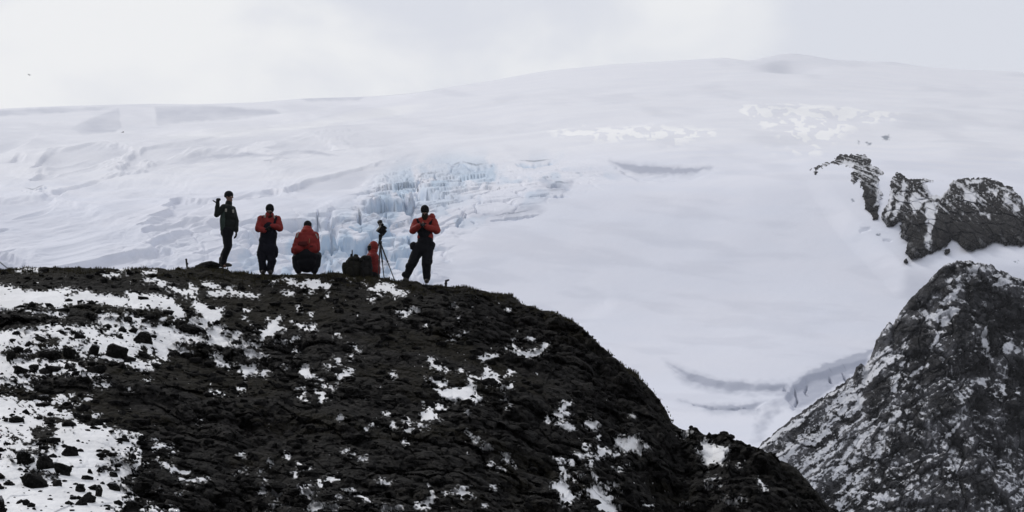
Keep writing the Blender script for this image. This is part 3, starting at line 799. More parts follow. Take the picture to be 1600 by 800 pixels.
SNOW_POLYS = [
    [(-60, 444), (0, 446), (15, 447), (40, 455), (75, 455), (95, 452), (135, 454), (140, 459), (160, 461), (180, 462), (200, 470), (198, 479), (180, 479), (160, 474), (140, 472), (120, 476), (100, 476), (95, 475), (100, 484), (82, 482), (60, 476), (42, 476), (30, 482), (0, 486), (-60, 487)],
    [(40, 484), (60, 487), (80, 490), (105, 492), (104, 495), (80, 494), (60, 490), (40, 487)],
    [(158, 428), (170, 426), (184, 428), (182, 433), (165, 433)], [(26, 420), (60, 420), (60, 423), (26, 423)],
    [(220, 424), (245, 424), (244, 427), (222, 427)], [(227, 437), (239, 437), (238, 441), (227, 441)],
    [(188, 421), (202, 421), (200, 425), (190, 425)],
    [(241, 436), (247, 436), (265, 445), (278, 451), (295, 455), (310, 452), (309, 459), (295, 460), (275, 456), (262, 451), (247, 445)],
    [(317, 441), (340, 445), (342, 450), (325, 451), (316, 447)],
    [(296, 444), (302, 446), (304, 452), (297, 451)],
    [(325, 457), (345, 456), (360, 455), (375, 457), (407, 462), (405, 464), (375, 463), (355, 461), (340, 464), (327, 461)],
    [(352, 448), (366, 449), (365, 453), (354, 452)], [(286, 462), (304, 464), (303, 468), (290, 466)],
    [(200, 457), (215, 461), (232, 461), (262, 464), (275, 470), (275, 476), (282, 482), (292, 492), (287, 502), (277, 497), (265, 487), (250, 482), (230, 482), (215, 482), (196, 477)],
    [(200, 487), (215, 492), (232, 505), (250, 508), (272, 510), (290, 522), (320, 527), (327, 525), (320, 517), (315, 510), (297, 507), (300, 497), (315, 495), (300, 477), (307, 471), (327, 480), (332, 487), (340, 482), (350, 484), (345, 495), (340, 505), (355, 517), (377, 520), (372, 526), (380, 532), (390, 545), (420, 557), (417, 561), (385, 557), (360, 542), (340, 541), (320, 535), (295, 537), (275, 540), (300, 552), (295, 555), (270, 550), (260, 560), (245, 572), (232, 582), (215, 580), (200, 570), (190, 530)],
    [(247, 496), (260, 498), (260, 503), (250, 503)], [(265, 490), (277, 494), (275, 500), (264, 496)],
    [(400, 517), (420, 515), (422, 502), (430, 500), (435, 510), (445, 514), (430, 518), (427, 524), (417, 526), (412, 535), (405, 532)],
    [(325, 557), (332, 552), (342, 551), (351, 559), (347, 564), (360, 570), (362, 577), (350, 575), (335, 569), (336, 562)],
    [(372, 571), (400, 572), (402, 582), (392, 585), (386, 591), (380, 582), (375, 580)],
    [(405, 584), (420, 580), (423, 581), (412, 588), (406, 588)], [(382, 535), (412, 540), (412, 544), (397, 542)],
    [(-60, 522), (10, 517), (40, 512), (70, 510), (90, 505), (110, 510), (140, 508), (160, 500), (150, 490), (175, 489), (200, 500), (215, 515), (215, 530), (205, 545), (215, 560), (210, 575), (190, 570), (170, 562), (140, 560), (120, 570), (165, 585), (170, 592), (130, 590), (100, 585), (60, 588), (45, 600), (0, 605), (-60, 605)],
    [(-60, 620), (0, 620), (25, 621), (30, 628), (55, 625), (60, 622), (75, 628), (95, 618), (115, 617), (112, 624), (95, 635), (85, 640), (110, 645), (118, 655), (125, 663), (165, 663), (175, 668), (185, 675), (205, 675), (222, 682), (225, 690), (215, 700), (222, 712), (215, 720), (235, 722), (232, 732), (222, 738), (215, 745), (195, 752), (222, 770), (215, 780), (200, 790), (180, 800), (140, 830), (-60, 840)],
    [(0, 600), (40, 600), (62, 606), (40, 612), (0, 606)],
    [(131, 648), (140, 646), (158, 648), (157, 652), (133, 651)], [(128, 626), (138, 619), (144, 622), (135, 627)],
    [(145, 599), (170, 600), (168, 604), (146, 603)], [(112, 632), (128, 631), (126, 635), (114, 635)],
    [(237, 710), (239, 700), (245, 694), (252, 696), (257, 695), (272, 697), (271, 700), (252, 701), (243, 703)],
    [(244, 715), (251, 714), (252, 722), (262, 724), (270, 727), (280, 736), (297, 737), (296, 740), (267, 739), (262, 732), (254, 729), (247, 720)],
    [(279, 749), (295, 749), (325, 747), (326, 749), (310, 754), (287, 753)], [(257, 775), (270, 773), (271, 776), (259, 779)],
    [(272, 774), (287, 771), (286, 775), (274, 779)], [(222, 797), (235, 792), (257, 794), (272, 790), (284, 796), (280, 806), (230, 806)],
    [(200, 765), (210, 765), (222, 770), (215, 777), (210, 782), (200, 782)], [(328, 613), (346, 613), (346, 616), (330, 616)],
    [(410, 748), (414, 749), (419, 758), (415, 759)],
    [(440, 435), (457, 437), (470, 442), (482, 437), (502, 440), (519, 443), (512, 450), (495, 451), (470, 447), (452, 444)],
    [(572, 450), (585, 447), (597, 442), (610, 446), (619, 446), (615, 452), (635, 457), (632, 464), (615, 460), (600, 456), (585, 454)],
    [(622, 487), (635, 487), (645, 482), (655, 485), (640, 491), (637, 495), (630, 495)],
    [(457, 502), (470, 507), (480, 511), (482, 515), (470, 512)], [(427, 530), (440, 535), (457, 532), (462, 526), (471, 528), (465, 534), (447, 537), (430, 536)],
    [(469, 577), (475, 570), (482, 572), (482, 582), (502, 594), (500, 596), (480, 592), (475, 590)],
    [(507, 570), (522, 575), (530, 580), (550, 582), (542, 576), (555, 582), (547, 587), (535, 589), (537, 592), (530, 595), (527, 587), (520, 579)],
    [(494, 610), (505, 614), (519, 620), (512, 623), (505, 625), (502, 630), (498, 625), (499, 618)],
    [(464, 606), (475, 605), (478, 615), (472, 618), (473, 610)], [(466, 620), (480, 623), (485, 625), (472, 626)],
    [(628, 671), (648, 671), (648, 675), (632, 674)], [(465, 724), (470, 724), (488, 736), (486, 738)],
    [(511, 746), (520, 745), (529, 750), (517, 752), (515, 757), (510, 752)], [(535, 764), (552, 764), (550, 768), (542, 769)],
    [(527, 776), (539, 774), (540, 780), (527, 780)], [(556, 777), (567, 774), (576, 782), (562, 781)], [(579, 784), (595, 791), (593, 793), (580, 787)],
    [(592, 795), (600, 790), (627, 790), (626, 799), (595, 801)],
    [(467, 757), (482, 760), (485, 766), (495, 771), (487, 775), (490, 785), (527, 790), (529, 801), (507, 795), (492, 800), (477, 797), (475, 790), (481, 785), (472, 772)],
    [(422, 770), (427, 766), (442, 771), (441, 774), (444, 779), (435, 782), (434, 776), (424, 774)], [(420, 797), (430, 787), (435, 790), (427, 799)],
    [(592, 749), (610, 755), (605, 759), (595, 755)],
    [(701, 527), (715, 526), (720, 521), (730, 522), (722, 526), (705, 532)], [(669, 559), (677, 562), (685, 572), (700, 580), (682, 580), (676, 575)],
    [(665, 590), (685, 596), (699, 595), (697, 604), (690, 605), (675, 597)],
    [(679, 606), (692, 611), (705, 605), (722, 607), (732, 602), (731, 592), (737, 595), (742, 610), (745, 618), (757, 627), (750, 632), (735, 627), (715, 626), (697, 623), (685, 617)],
    [(747, 557), (770, 556), (776, 554), (779, 558), (755, 564)],
    [(804, 547), (815, 550), (830, 550), (845, 544), (852, 537), (855, 540), (847, 552), (835, 559), (820, 560), (810, 554)],
    [(790, 546), (805, 547), (805, 550), (792, 549)], [(800, 541), (803, 530), (805, 531), (803, 543)],
    [(762, 574), (766, 575), (768, 599), (762, 604), (752, 599), (720, 580), (722, 578), (750, 593), (759, 587)],
    [(769, 586), (787, 589), (777, 593), (782, 601), (790, 604), (801, 600), (795, 607), (785, 609), (775, 602), (769, 592)],
    [(789, 585), (796, 577), (804, 581), (792, 587)], [(819, 527), (835, 530), (834, 532), (820, 530)],
    [(662, 631), (677, 640), (687, 654), (672, 657), (660, 657), (659, 647), (666, 641)], [(677, 632), (687, 630), (697, 640), (687, 641)],
    [(652, 660), (667, 667), (666, 671), (655, 666)], [(727, 672), (732, 675), (750, 687), (747, 692), (735, 681)],
    [(785, 709), (795, 710), (796, 720), (805, 729), (790, 722)], [(774, 730), (790, 734), (790, 737), (777, 734)],
    [(706, 771), (717, 762), (731, 761), (732, 770), (741, 779), (732, 779), (722, 779)],
    [(670, 762), (677, 770), (684, 781), (677, 785), (665, 790), (671, 795), (655, 796), (647, 792), (650, 786), (660, 786), (676, 777)],
    [(877, 627), (891, 630), (885, 637), (882, 642), (892, 649), (877, 651), (864, 650), (864, 645), (875, 642)],
    [(865, 662), (877, 662), (892, 659), (902, 674), (887, 671), (867, 667)], [(912, 660), (922, 657), (936, 660), (934, 670), (927, 674), (922, 667)],
    [(960, 685), (975, 682), (999, 680), (1000, 692), (1017, 699), (1002, 701), (1004, 714), (990, 705), (975, 709), (965, 700)],
    [(894, 707), (910, 710), (918, 710), (934, 710), (933, 698), (948, 702), (940, 718), (926, 717), (927, 729), (918, 728), (920, 716), (906, 714)],
    [(948, 705), (962, 706), (967, 712), (960, 713), (950, 709)],
    [(865, 714), (876, 716), (897, 720), (900, 734), (896, 733), (890, 724), (872, 723)],
    [(871, 728), (886, 734), (888, 744), (900, 752), (890, 749), (882, 754), (890, 760), (890, 768), (897, 778), (888, 794), (873, 782), (876, 774), (864, 764), (862, 756), (874, 754), (879, 746)],
    [(918, 761), (926, 759), (936, 756), (949, 772), (960, 781), (954, 784), (962, 794), (964, 803), (944, 803), (932, 790), (922, 774)],
    [(902, 739), (913, 743), (906, 747)], [(926, 742), (929, 742), (937, 752), (934, 753)], [(947, 751), (960, 757), (971, 767), (965, 765), (950, 755)],
    [(945, 758), (948, 758), (955, 768), (950, 767)], [(957, 733), (966, 730), (976, 735), (972, 738), (960, 736)], [(1006, 788), (1018, 790), (1016, 795)],
    [(1064, 789), (1080, 787), (1078, 791), (1065, 791)],
    [(1063, 682), (1076, 673), (1079, 679), (1070, 684)],
    [(1086, 699), (1100, 690), (1098, 686), (1110, 686), (1108, 694), (1120, 698), (1143, 701), (1140, 708), (1132, 712), (1136, 720), (1128, 727), (1112, 724), (1104, 731), (1098, 728), (1097, 718)],
    [(1102, 755), (1110, 749), (1122, 747), (1121, 750), (1110, 752), (1104, 757)], [(1104, 759), (1116, 761), (1128, 758), (1128, 761), (1116, 764), (1106, 762)],
    [(1128, 774), (1133, 774), (1130, 778), (1136, 781), (1150, 783), (1156, 777), (1166, 780), (1156, 781), (1150, 788), (1134, 786), (1128, 781)],
    [(1185, 750), (1193, 755), (1190, 756)], [(1191, 758), (1200, 760), (1197, 769), (1194, 768), (1195, 764)],
]
SNOW_DOTS = [(377, 609, 6, 3), (379, 712, 4, 4), (422, 724, 3, 5), (408, 737, 2, 4), (410, 768, 5, 4), (491, 512, 4, 4), (557, 543, 4, 5), (549, 539, 3, 2),
             (527, 565, 5, 4), (549, 559, 3, 2), (529, 524, 4, 2), (508, 603, 5, 3), (521, 606, 5, 2.5), (612, 587, 6, 3), (469, 482, 2, 3), (485, 492, 4, 2),
             (462, 550, 4, 3), (447, 572, 5, 2), (532, 652, 4, 4), (586, 662, 5, 4), (615, 666, 4, 4), (604, 647, 5, 3), (572, 672, 3, 2), (640, 662, 4, 3),
             (635, 656, 4, 2), (633, 690, 3, 5), (539, 706, 5, 3), (569, 717, 6, 3), (552, 711, 4, 1.5), (449, 713, 5, 4), (460, 741, 4, 5), (500, 757, 5, 5),
             (449, 791, 4, 3), (762, 699, 6, 4), (769, 726, 4, 4), (696, 772, 4, 2), (772, 761, 4, 1.5), (756, 791, 3, 1.5), (857, 657, 3, 6), (877, 656, 4, 3),
             (915, 699, 4, 6), (936, 684, 3, 4), (988, 650, 4, 2), (908, 773, 2, 3), (971, 794, 4, 3), (549, 437, 3, 2), (512, 462, 2, 1.5), (484, 457, 5, 2),
             (580, 468, 3, 2), (591, 460, 3, 2), (708, 477, 3, 1.5), (795, 484, 3, 1.5), (717, 501, 2, 2), (666, 510, 2, 2), (1155, 727, 2, 2), (1240, 794, 2, 2),
             (386, 485, 3, 2), (382, 498, 4, 2.5), (392, 508, 2, 1.5), (232, 785, 3, 2), (251, 767, 3, 2), (273, 709, 5, 1.5), (243, 687, 4, 1.5),
             (311, 659, 5, 2), (370, 738, 4, 1.5), (385, 736, 2, 1.5), (232, 595, 4, 2), (378, 608, 4, 3), (199, 610, 3, 3), (420, 500, 2, 2),
             (436, 498, 4, 2), (570, 445, 3, 2), (430, 440, 6, 2), (450, 458, 10, 1.5), (788, 625, 3, 2), (795, 637, 3, 2), (733, 645, 2, 4)]
ROCK_CUTS = [
    [(8, 553), (12, 546), (25, 547), (30, 552), (50, 553), (65, 542), (85, 545), (95, 548), (105, 540), (120, 543), (122, 555), (130, 560), (140, 568), (155, 563), (165, 565), (205, 578), (205, 588), (180, 592), (150, 586), (135, 580), (140, 570), (110, 566), (90, 563), (60, 562), (40, 560), (20, 563)],
    [(100, 463), (112, 455), (130, 455), (118, 460), (102, 464)], [(62, 530), (80, 527), (95, 532), (90, 540), (70, 538)],
    [(42, 540), (52, 534), (56, 540), (46, 543)], [(60, 594), (100, 588), (140, 592), (160, 600), (100, 606), (60, 604)],
    [(108, 588), (120, 584), (126, 590), (112, 592)], [(140, 592), (165, 594), (160, 598), (142, 597)],
    [(36, 586), (48, 582), (54, 588), (44, 592)], [(52, 676), (60, 668), (80, 668), (94, 670), (84, 680), (74, 692), (56, 690)],
    [(8, 682), (22, 680), (27, 686), (16, 690)], [(62, 658), (75, 650), (90, 652), (116, 657), (110, 661), (80, 662)],
    [(48, 650), (54, 643), (56, 652)], [(182, 714), (200, 716), (215, 722), (205, 726), (188, 720)],
    [(188, 752), (205, 744), (220, 740), (215, 746), (196, 752)], [(35, 695), (55, 692), (52, 698), (36, 698)],
    [(24, 704), (60, 702), (66, 712), (40, 712), (24, 712)], [(44, 736), (60, 736), (80, 744), (60, 746), (46, 742)],
    [(272, 508), (284, 506), (300, 512), (318, 522), (328, 526), (318, 529), (296, 523), (274, 516)],
    [(345, 518), (360, 524), (356, 527), (344, 521)], [(360, 534), (378, 532), (380, 539), (366, 540)], [(324, 504), (338, 504), (338, 510), (326, 511)],
    [(304, 490), (318, 494), (320, 498), (308, 498)], [(216, 545), (230, 553), (250, 560), (236, 568), (214, 562)],
    [(225, 483), (255, 485), (262, 492), (244, 500), (232, 500)], [(196, 486), (220, 490), (222, 496), (200, 492)],
    [(208, 760), (240, 752), (240, 768), (206, 767)], [(185, 800), (192, 790), (205, 783), (216, 790), (222, 800)],
    [(128, 662), (160, 656), (158, 662), (134, 664)], [(0, 603), (20, 603), (40, 606), (30, 616), (0, 618)],
    [(190, 680), (205, 678), (206, 682), (194, 684)], [(160, 733), (172, 729), (180, 734), (172, 738)], [(88, 690), (70, 694), (60, 696), (84, 697)],
    [(118, 525), (112, 520), (122, 518), (132, 528), (124, 530)], [(150, 508), (160, 506), (165, 518), (158, 520)], [(172, 524), (178, 518), (182, 526), (174, 526)],
    [(95, 520), (104, 518), (106, 524), (98, 524)], [(60, 514), (72, 516), (76, 524), (68, 520)], [(36, 513), (44, 512), (46, 517), (38, 517)],
]
HILL = {}


def build_hill():
    us = np.arange(-700, 1480, 0.95)
    dv = np.concatenate([np.linspace(0, 1, 8)[:-1] ** 2 * 3, np.arange(3, 400, 0.82), np.arange(400, 700, 6)])
    U, D = np.meshgrid(us, dv)
    V = HILL_CREST(U) + D
    Yc = 100 - 12 * sstep(760, 1400, U)
    Dm = np.minimum(D, 420)
    Y = Yc - (0.058 - 0.024 * sstep(700, 1250, U)) * D - 0.26 * np.sqrt(D)
    # a flat shelf carries the long drift at the upper left
    Y = Y - 3.6 * sstep(20, 75, D) * sstep(460, 100, U)
    X, _, Z = at(U, V, Y)
    k = sstep(0, 45, D); k2 = sstep(0, 10, D)
    big = fbm3(X / 3.4, Y / 4.0, Z / 2.6, 3)
    b1, b2, bid = voronoi3(X / 0.72 + 0.6 * big, Y / 1.9, Z / 0.62 + 0.45 * X)
    e1, e2, eid = voronoi3(X / 1.7 + 0.4 * big, Y / 4.5, Z / 1.4 + 0.35 * X)
    c1, c2, cid = voronoi3(X / 0.25, Y / 0.75, Z / 0.24 + 0.5 * X)
    ledge = ridge3(X / 0.62, Y / 2.2, Z / 0.6 + 0.5 * X, 4, 0.6)
    fine = fbm3(X / 0.11, Y / 0.34, Z / 0.10, 3, 0.6)
    tus = fbm3(X / 0.22, Y / 0.3, Z / 0.22, 3)
    rocky = sstep(-0.25, 0.35, fbm3(X / 5.0 + 3, Y / 6.0, Z / 4.0, 2) + 0.55 * sstep(560, 900, U) + 0.25 * sstep(620, 760, V) - 0.15)
    HILL['rocky'] = rocky
    disp = k * (0.55 * big) + k2 * ((0.22 + 0.78 * rocky) * (0.50 * (0.55 - b1) + 0.20 * bid + 0.22 * ledge + 0.22 * (0.55 - c1) + 0.09 * cid + 0.75 * rocky * (0.55 - e1)) + 0.045 * fine)
    # traced snow
    SF = Field(-720, 1490, 400, 900)
    for pl in SNOW_POLYS: SF.poly(pl)
    for e in SNOW_DOTS: SF.ell(*e)
    for pl in ROCK_CUTS: SF.cut(pl)
    Yb, Zb = Y, Z
    disp0 = k * 0.55 * big
    Y = Yb - 1.15 * disp
    Z = Zb + (0.10 + 0.14 * sstep(700, 1000, U)) * disp + 0.05 * tus * (1 - k2 * 0.6) + 0.10 * np.maximum(0, noise2(X / 0.45, X * 0 + 3)) * (1 - k2)
    u, v = proj(X, Y, Z)

    def snow_at(u, v):
        px = u.astype(np.float32); pv = v.astype(np.float32)
        jx = 4.5 * fbm2(px / 11.0, pv / 8.0, 2) + 1.6 * noise2(px / 3.0, pv / 3.0)
        jy = 2.6 * fbm2(px / 10.0 + 30, pv / 6.0, 2) + 1.0 * noise2(px / 3.0 + 9, pv / 2.0)
        f = SF.get(u + jx, v + jy)
        f = f + 1.7 * fbm2(px / 4.0 + 3, pv / 2.4, 3) + 1.6
        # stones and heather poking through the left-hand snowfields
        st = np.maximum(fbm2(px / 9.0 - pv / 30.0 + 50, pv / 5.0, 3, 0.6), -0.02 + fbm2((px * 0.92 + pv * 0.4) / 9.0, (pv * 0.92 - px * 0.4) / 3.6, 3, 0.6))
        leftz = sstep(330, 230, u) * sstep(485, 505, v)
        f = f - leftz * sstep(0.31, 0.45, st) * 13
        edge = sstep(9, 1, f)
        f = f - 5.0 * edge * sstep(0.15, 0.4, noise2(px / 3.2, pv / 2.2))
        # a few stray flecks anywhere on the slope
        fl = noise2(px / 6.0 + 80, pv / 3.2) * 0.6 + 0.4 * noise2(px / 2.4, pv / 1.7)
        dens = 0.74 + 0.12 * fbm2(px / 120.0, pv / 90.0, 2)
        f = np.maximum(f, sstep(dens, dens + 0.1, fl) * 16.0 - 14.6)
        return f
    f = snow_at(u, v)
    thick = sstep(-2, 5, f)
    disp = disp * (1 - 0.8 * thick) + disp0 * 0.8 * thick
    Y = Yb - 1.15 * disp
    Z = Zb + (0.10 + 0.14 * sstep(700, 1000, U)) * disp + 0.05 * tus * (1 - k2 * 0.6) + 0.10 * np.maximum(0, noise2(X / 0.45, X * 0 + 3)) * (1 - k2)
    u, v = proj(X, Y, Z)
    f = snow_at(u, v)
    sn = sstep(-1.8, 2.2, f)
    dust = 0.46 * sstep(-9, -1, f) * sstep(-0.05, 0.45, noise2(u.astype(np.float32) / 3.0 + 40, v.astype(np.float32) / 1.7) + 0.25 * noise2(u.astype(np.float32) / 9.0, v.astype(np.float32) / 4.0))
    sn = np.maximum(sn, dust)
    # snow fills: it lies a few cm thick and smooths what is under it
    thick = sstep(0, 7, f)
    Z = Z + 0.025 * sstep(-6, 9, f)
    u, v = proj(X, Y, Z)
    pxx, pvv = u.astype(np.float32), v.astype(np.float32)
    m = sstep(-0.1, 0.35, fbm3(X / 1.6, Y / 2.0, Z / 1.4, 4) + 0.18 - 0.45 * rocky)
    m = np.maximum(m * 0.8, sstep(28, 0, D) * sstep(0.9, 0.1, np.abs(fbm2(pxx / 8, pvv / 5, 3))) * (0.5 + 0.5 * sstep(800, 600, U)))
    # gravel specks near the crest
    HILL.update(U=U, D=D, X=X, Y=Y, Z=Z, u=u, v=v, snow=sn)
    bk = []
    for s, dz in ((0.15, 0.0), (0.4, -0.005), (0.8, -0.02), (1.5, -0.06), (3, -0.3), (6, -1.2), (14, -4.5), (30, -13), (45, -30)):
        bk.append((X[0] * (1 + s / Y[0]), Y[0] + s, np.maximum(Z[0] + dz + (0.03 * noise2(X[0] / 0.3, X[0] * 0 + s) if s < 4 else 0), -4)))
    bk = bk[::-1]
    bx = np.array([b[0] for b in bk]); by = np.array([b[1] for b in bk]); bz = np.array([b[2] for b in bk])
    HILL['bx'], HILL['by'], HILL['bz'] = bx, by, bz
    fx = X[-1:]; fy = Y[-1:] - 0.6; fz = Z[-1:] * 0 - 4
    padz = lambda q, e: np.vstack([np.repeat(q[:1] * 0 + e, len(bk), 0), q, q[-1:]])
    o = grid_mesh('hill', np.vstack([bx, X, fx]), np.vstack([by, Y, fy]), np.vstack([bz, Z, fz]),
                  {'snow': padz(sn, 0.0), 'moss': padz(m, 0.7)}, M_HILL)
    tag(o, kind='structure')


build_hill()

# ------------------------------------------------------------------ ground under everything
me = bpy.data.meshes.new('ground')
me.from_pydata([(-9000, -300, -4.5), (9000, -300, -4.5), (9000, 9000, -4.5), (-9000, 9000, -4.5)], [], [(0, 1, 2, 3)])
M_GROUND = plain_mat('ground_snow', (0.62, 0.63, 0.66), 0.9, 0.1, 0.12, 0.05, 0.0)
tag(link('ground', me, M_GROUND), kind='structure')


def hill_point(u, v=None, back=0.0):
    """Point on the hill seen at (u, v); with v=None a point 'back' metres behind the crest."""
    if v is None:
        c = int(np.clip(round((u + 700) / 0.95), 0, HILL['X'].shape[1] - 1))
        ys = np.concatenate([[HILL['Y'][0, c]], HILL['by'][::-1, c]]); zs = np.concatenate([[HILL['Z'][0, c]], HILL['bz'][::-1, c]])
        y = ys[0] + back
        z = np.interp(y, ys, zs)
        x, _, _ = at(u, 400, y)
        return Vector((float(x), float(y), float(z)))
    c = int(np.clip(round((u + 700) / 0.95), 40, HILL['X'].shape[1] - 41))
    sl = (slice(0, 520), slice(c - 25, c + 26))
    d = (HILL['u'][sl] - u) ** 2 + (HILL['v'][sl] - v) ** 2 + 0.02 * (HILL['Y'][sl] - HILL['Y'][sl].min())
    i = np.unravel_index(np.argmin(d), d.shape)
    return Vector((float(HILL['X'][sl][i]), float(HILL['Y'][sl][i]), float(HILL['Z'][sl][i])))


# ================================================================== BOULDERS
M_BOULDER = rock_snow_mat('boulder_rock', (0.0055, 0.0055, 0.0052), (0.0095, 0.009, 0.0088), (0.009, 0.009, 0.007), (0.015, 0.013, 0.009),
                          (0.78, 0.78, 0.81), 2.5, 0.04, 0.3, 6.0)


def boulder_mesh(w, d, h, seed):
    r = random.Random(seed)
    bm = bmesh.new()
    bmesh.ops.create_icosphere(bm, subdivisions=5, radius=1.0)
    planes = []
    for _ in range(16):
        n = Vector((r.gauss(0, 1), r.gauss(0, 1), r.gauss(0, 0.8))).normalized()
        planes.append((n, r.uniform(0.48, 0.86)))
    co = np.array([v.co[:] for v in bm.verts])
    for n, q in planes:
        t = co @ np.array(n)
        co = co - np.outer(np.maximum(t - q, 0) * 0.92, np.array(n))
    nn = fbm3(co[:, 0] * 2.2 + seed, co[:, 1] * 2.2, co[:, 2] * 2.2, 4, 0.6)
    nf = fbm3(co[:, 0] * 7 + seed, co[:, 1] * 7, co[:, 2] * 7, 3, 0.6)
    co = co * (1 + 0.24 * nn + 0.07 * nf)[:, None]
    for v, c in zip(bm.verts, co): v.co = (c[0] * w / 2, c[1] * d / 2, c[2] * h / 2)
    me = bpy.data.meshes.new('boulder')
    bm.to_mesh(me); bm.free()
    nz = np.zeros(len(me.vertices) * 3, np.float32); me.vertices.foreach_get('co', nz)
    z = nz.reshape(-1, 3)[:, 2] / (h / 2)
    a = me.attributes.new('snow', 'FLOAT', 'POINT')
    a.data.foreach_set('value', (sstep(0.5, 1.0, z + 0.5 * nn + 0.4 * nf) * 0.42).astype(np.float32))
    a = me.attributes.new('moss', 'FLOAT', 'POINT')
    a.data.foreach_set('value', (0.5 * sstep(0.0, 0.6, nn)).astype(np.float32))
    for p in me.polygons: p.use_smooth = True
    return me


def boulder(u, v, wp, hp, label, group='boulders lying in the snow on the hill', sink=0.25, tilt=0.0, back=None, name='boulder'):
    """wp, hp: width and height seen, in photo pixels; (u, v) the middle of what shows."""
    if back is None:
        base = hill_point(u, v + hp * 0.38)
    else:
        base = hill_point(u, None, back)
    s = K * base.y
    w = wp * s * 1.08; h = hp * s / (1 - sink) * 1.0
    me = boulder_mesh(w, w * 0.85, h, int(u * 3 + v))
    o = link(name, me, M_BOULDER)
    o.location = base + Vector((0, w * 0.12, h * (0.5 - sink)))
    o.rotation_euler = (0, tilt, 0)
    return tag(o, label, 'boulder', group)


G1 = 'boulders lying in the snow on the hill'
boulder(326, 424, 50, 14, 'low dark boulder on the crest beside the feet of the person with a raised hand', 'boulders on the hill crest', 0.3, back=0.0)
for a in [
    (225, 527, 34, 22, 'oval dark boulder alone in the open snow below the ridge, right of a rounder one', 0.25),
    (184, 549, 40, 27, 'large rounded black boulder in the upper left snowfield', 0.1),
    (147, 548, 21, 17, 'small wedge boulder just left of the large rounded black boulder', 0.3),
    (298, 515, 54, 17, 'long flat dark boulder slanting down to the right through the snow', 0.32),
    (110, 705, 31, 19, 'square topped black boulder at the top of the lower left boulder cluster', 0.05),
    (36, 716, 24, 26, 'upright dark boulder at the left of the lower left cluster', 0.0),
    (70, 722, 30, 26, 'middle boulder of the lower left cluster, between an upright and an angular one', 0.0),
    (98, 731, 29, 27, 'angular dark boulder below the square topped boulder', -0.35),
    (54, 750, 50, 29, 'widest dark boulder at the bottom of the lower left cluster', 0.1),
    (89, 754, 20, 12, 'low boulder touching the right end of the widest boulder', 0.0),
    (124, 763, 19, 13, 'small rounded boulder with stones on top in the lower snow', 0.0),
    (154, 768, 14, 20, 'tall narrow boulder standing in the lower snow', 0.1),
    (138, 773, 14, 8, 'small low stone between the tall narrow boulder and a flat stone', 0.0),
    (115, 778, 15, 6, 'flat oval stone alone in clean snow near the bottom', 0.0),
    (178, 761, 26, 12, 'low elongated boulder right of the tall narrow boulder', 0.15),
    (141, 737, 9, 8, 'left one of two small round stones side by side in the snow', 0.0),
    (155, 735, 10, 9, 'right one of two small round stones side by side in the snow', 0.0),
    (177, 741, 15, 10, 'small dark boulder below another small one, right of two round stones', 0.1),
    (185, 728, 16, 8, 'small sloping boulder at the right of the lower snow', 0.2),
    (200, 771, 15, 6, 'thin flat stone at the lower right edge of the snow', 0.0),
    (158, 717, 10, 5, 'small flat stone alone above two round stones', 0.0),
    (70, 623, 29, 10, 'brownish flat slab at the upper edge of the lower snowfield', 0.0),
    (2, 702, 14, 9, 'rounded stone cut by the left edge of the photo', 0.0),
    (12, 755, 16, 8, 'low stone near the left edge, left of the widest boulder', 0.0),
    (19, 656, 9, 5, 'small stone in clean snow at far left, lower of two', 0.0),
    (23, 643, 5, 5, 'tiny stone in clean snow at far left, upper of two', 0.0),
    (222, 760, 42, 21, 'large dark boulder at the right rim of the lower snowfield', 0.0),
    (204, 794, 36, 22, 'big boulder cut by the bottom edge of the photo', 0.0),
    (2, 792, 18, 26, 'dark boulder in the bottom left corner', 0.0),
    (31, 577, 25, 16, 'leftmost of a row of dark stones below the long black rock band', 0.25),
    (54, 573, 20, 11, 'second stone from the left in the row below the long black rock band', 0.45),
    (83, 576, 27, 12, 'third and widest stone of the row below the long black rock band', 0.15),
    (106, 573, 18, 10, 'rightmost slanting stone of the row below the long black rock band', 0.5),
    (17, 555, 20, 16, 'round boulder at the left end of the long black rock band', 0.0),
    (78, 555, 42, 18, 'low hump boulder in the middle of the long black rock band', 0.0),
    (108, 552, 28, 20, 'knobbly boulder at the right end of the long black rock band', 0.1),
    (151, 577, 30, 16, 'dark boulder on the right, below the wedge boulder', 0.0),
    (20, 532, 11, 6, 'small dark stone near the left edge in the upper snowfield', 0.1),
    (25, 521, 18, 8, 'flat stone on the upper rim of the upper snowfield at far left', 0.2),
    (122, 525, 20, 11, 'slanting dark stone in the upper snowfield, above the knobbly boulder', 0.4),
    (192, 515, 14, 9, 'small slanting stone above the large rounded black boulder', 0.4),
    (370, 536, 20, 9, 'small dark boulder at the right tail of the upper snow', 0.1),
]:
    boulder(a[0], a[1], a[2], a[3], a[4], G1, 0.36, a[5])

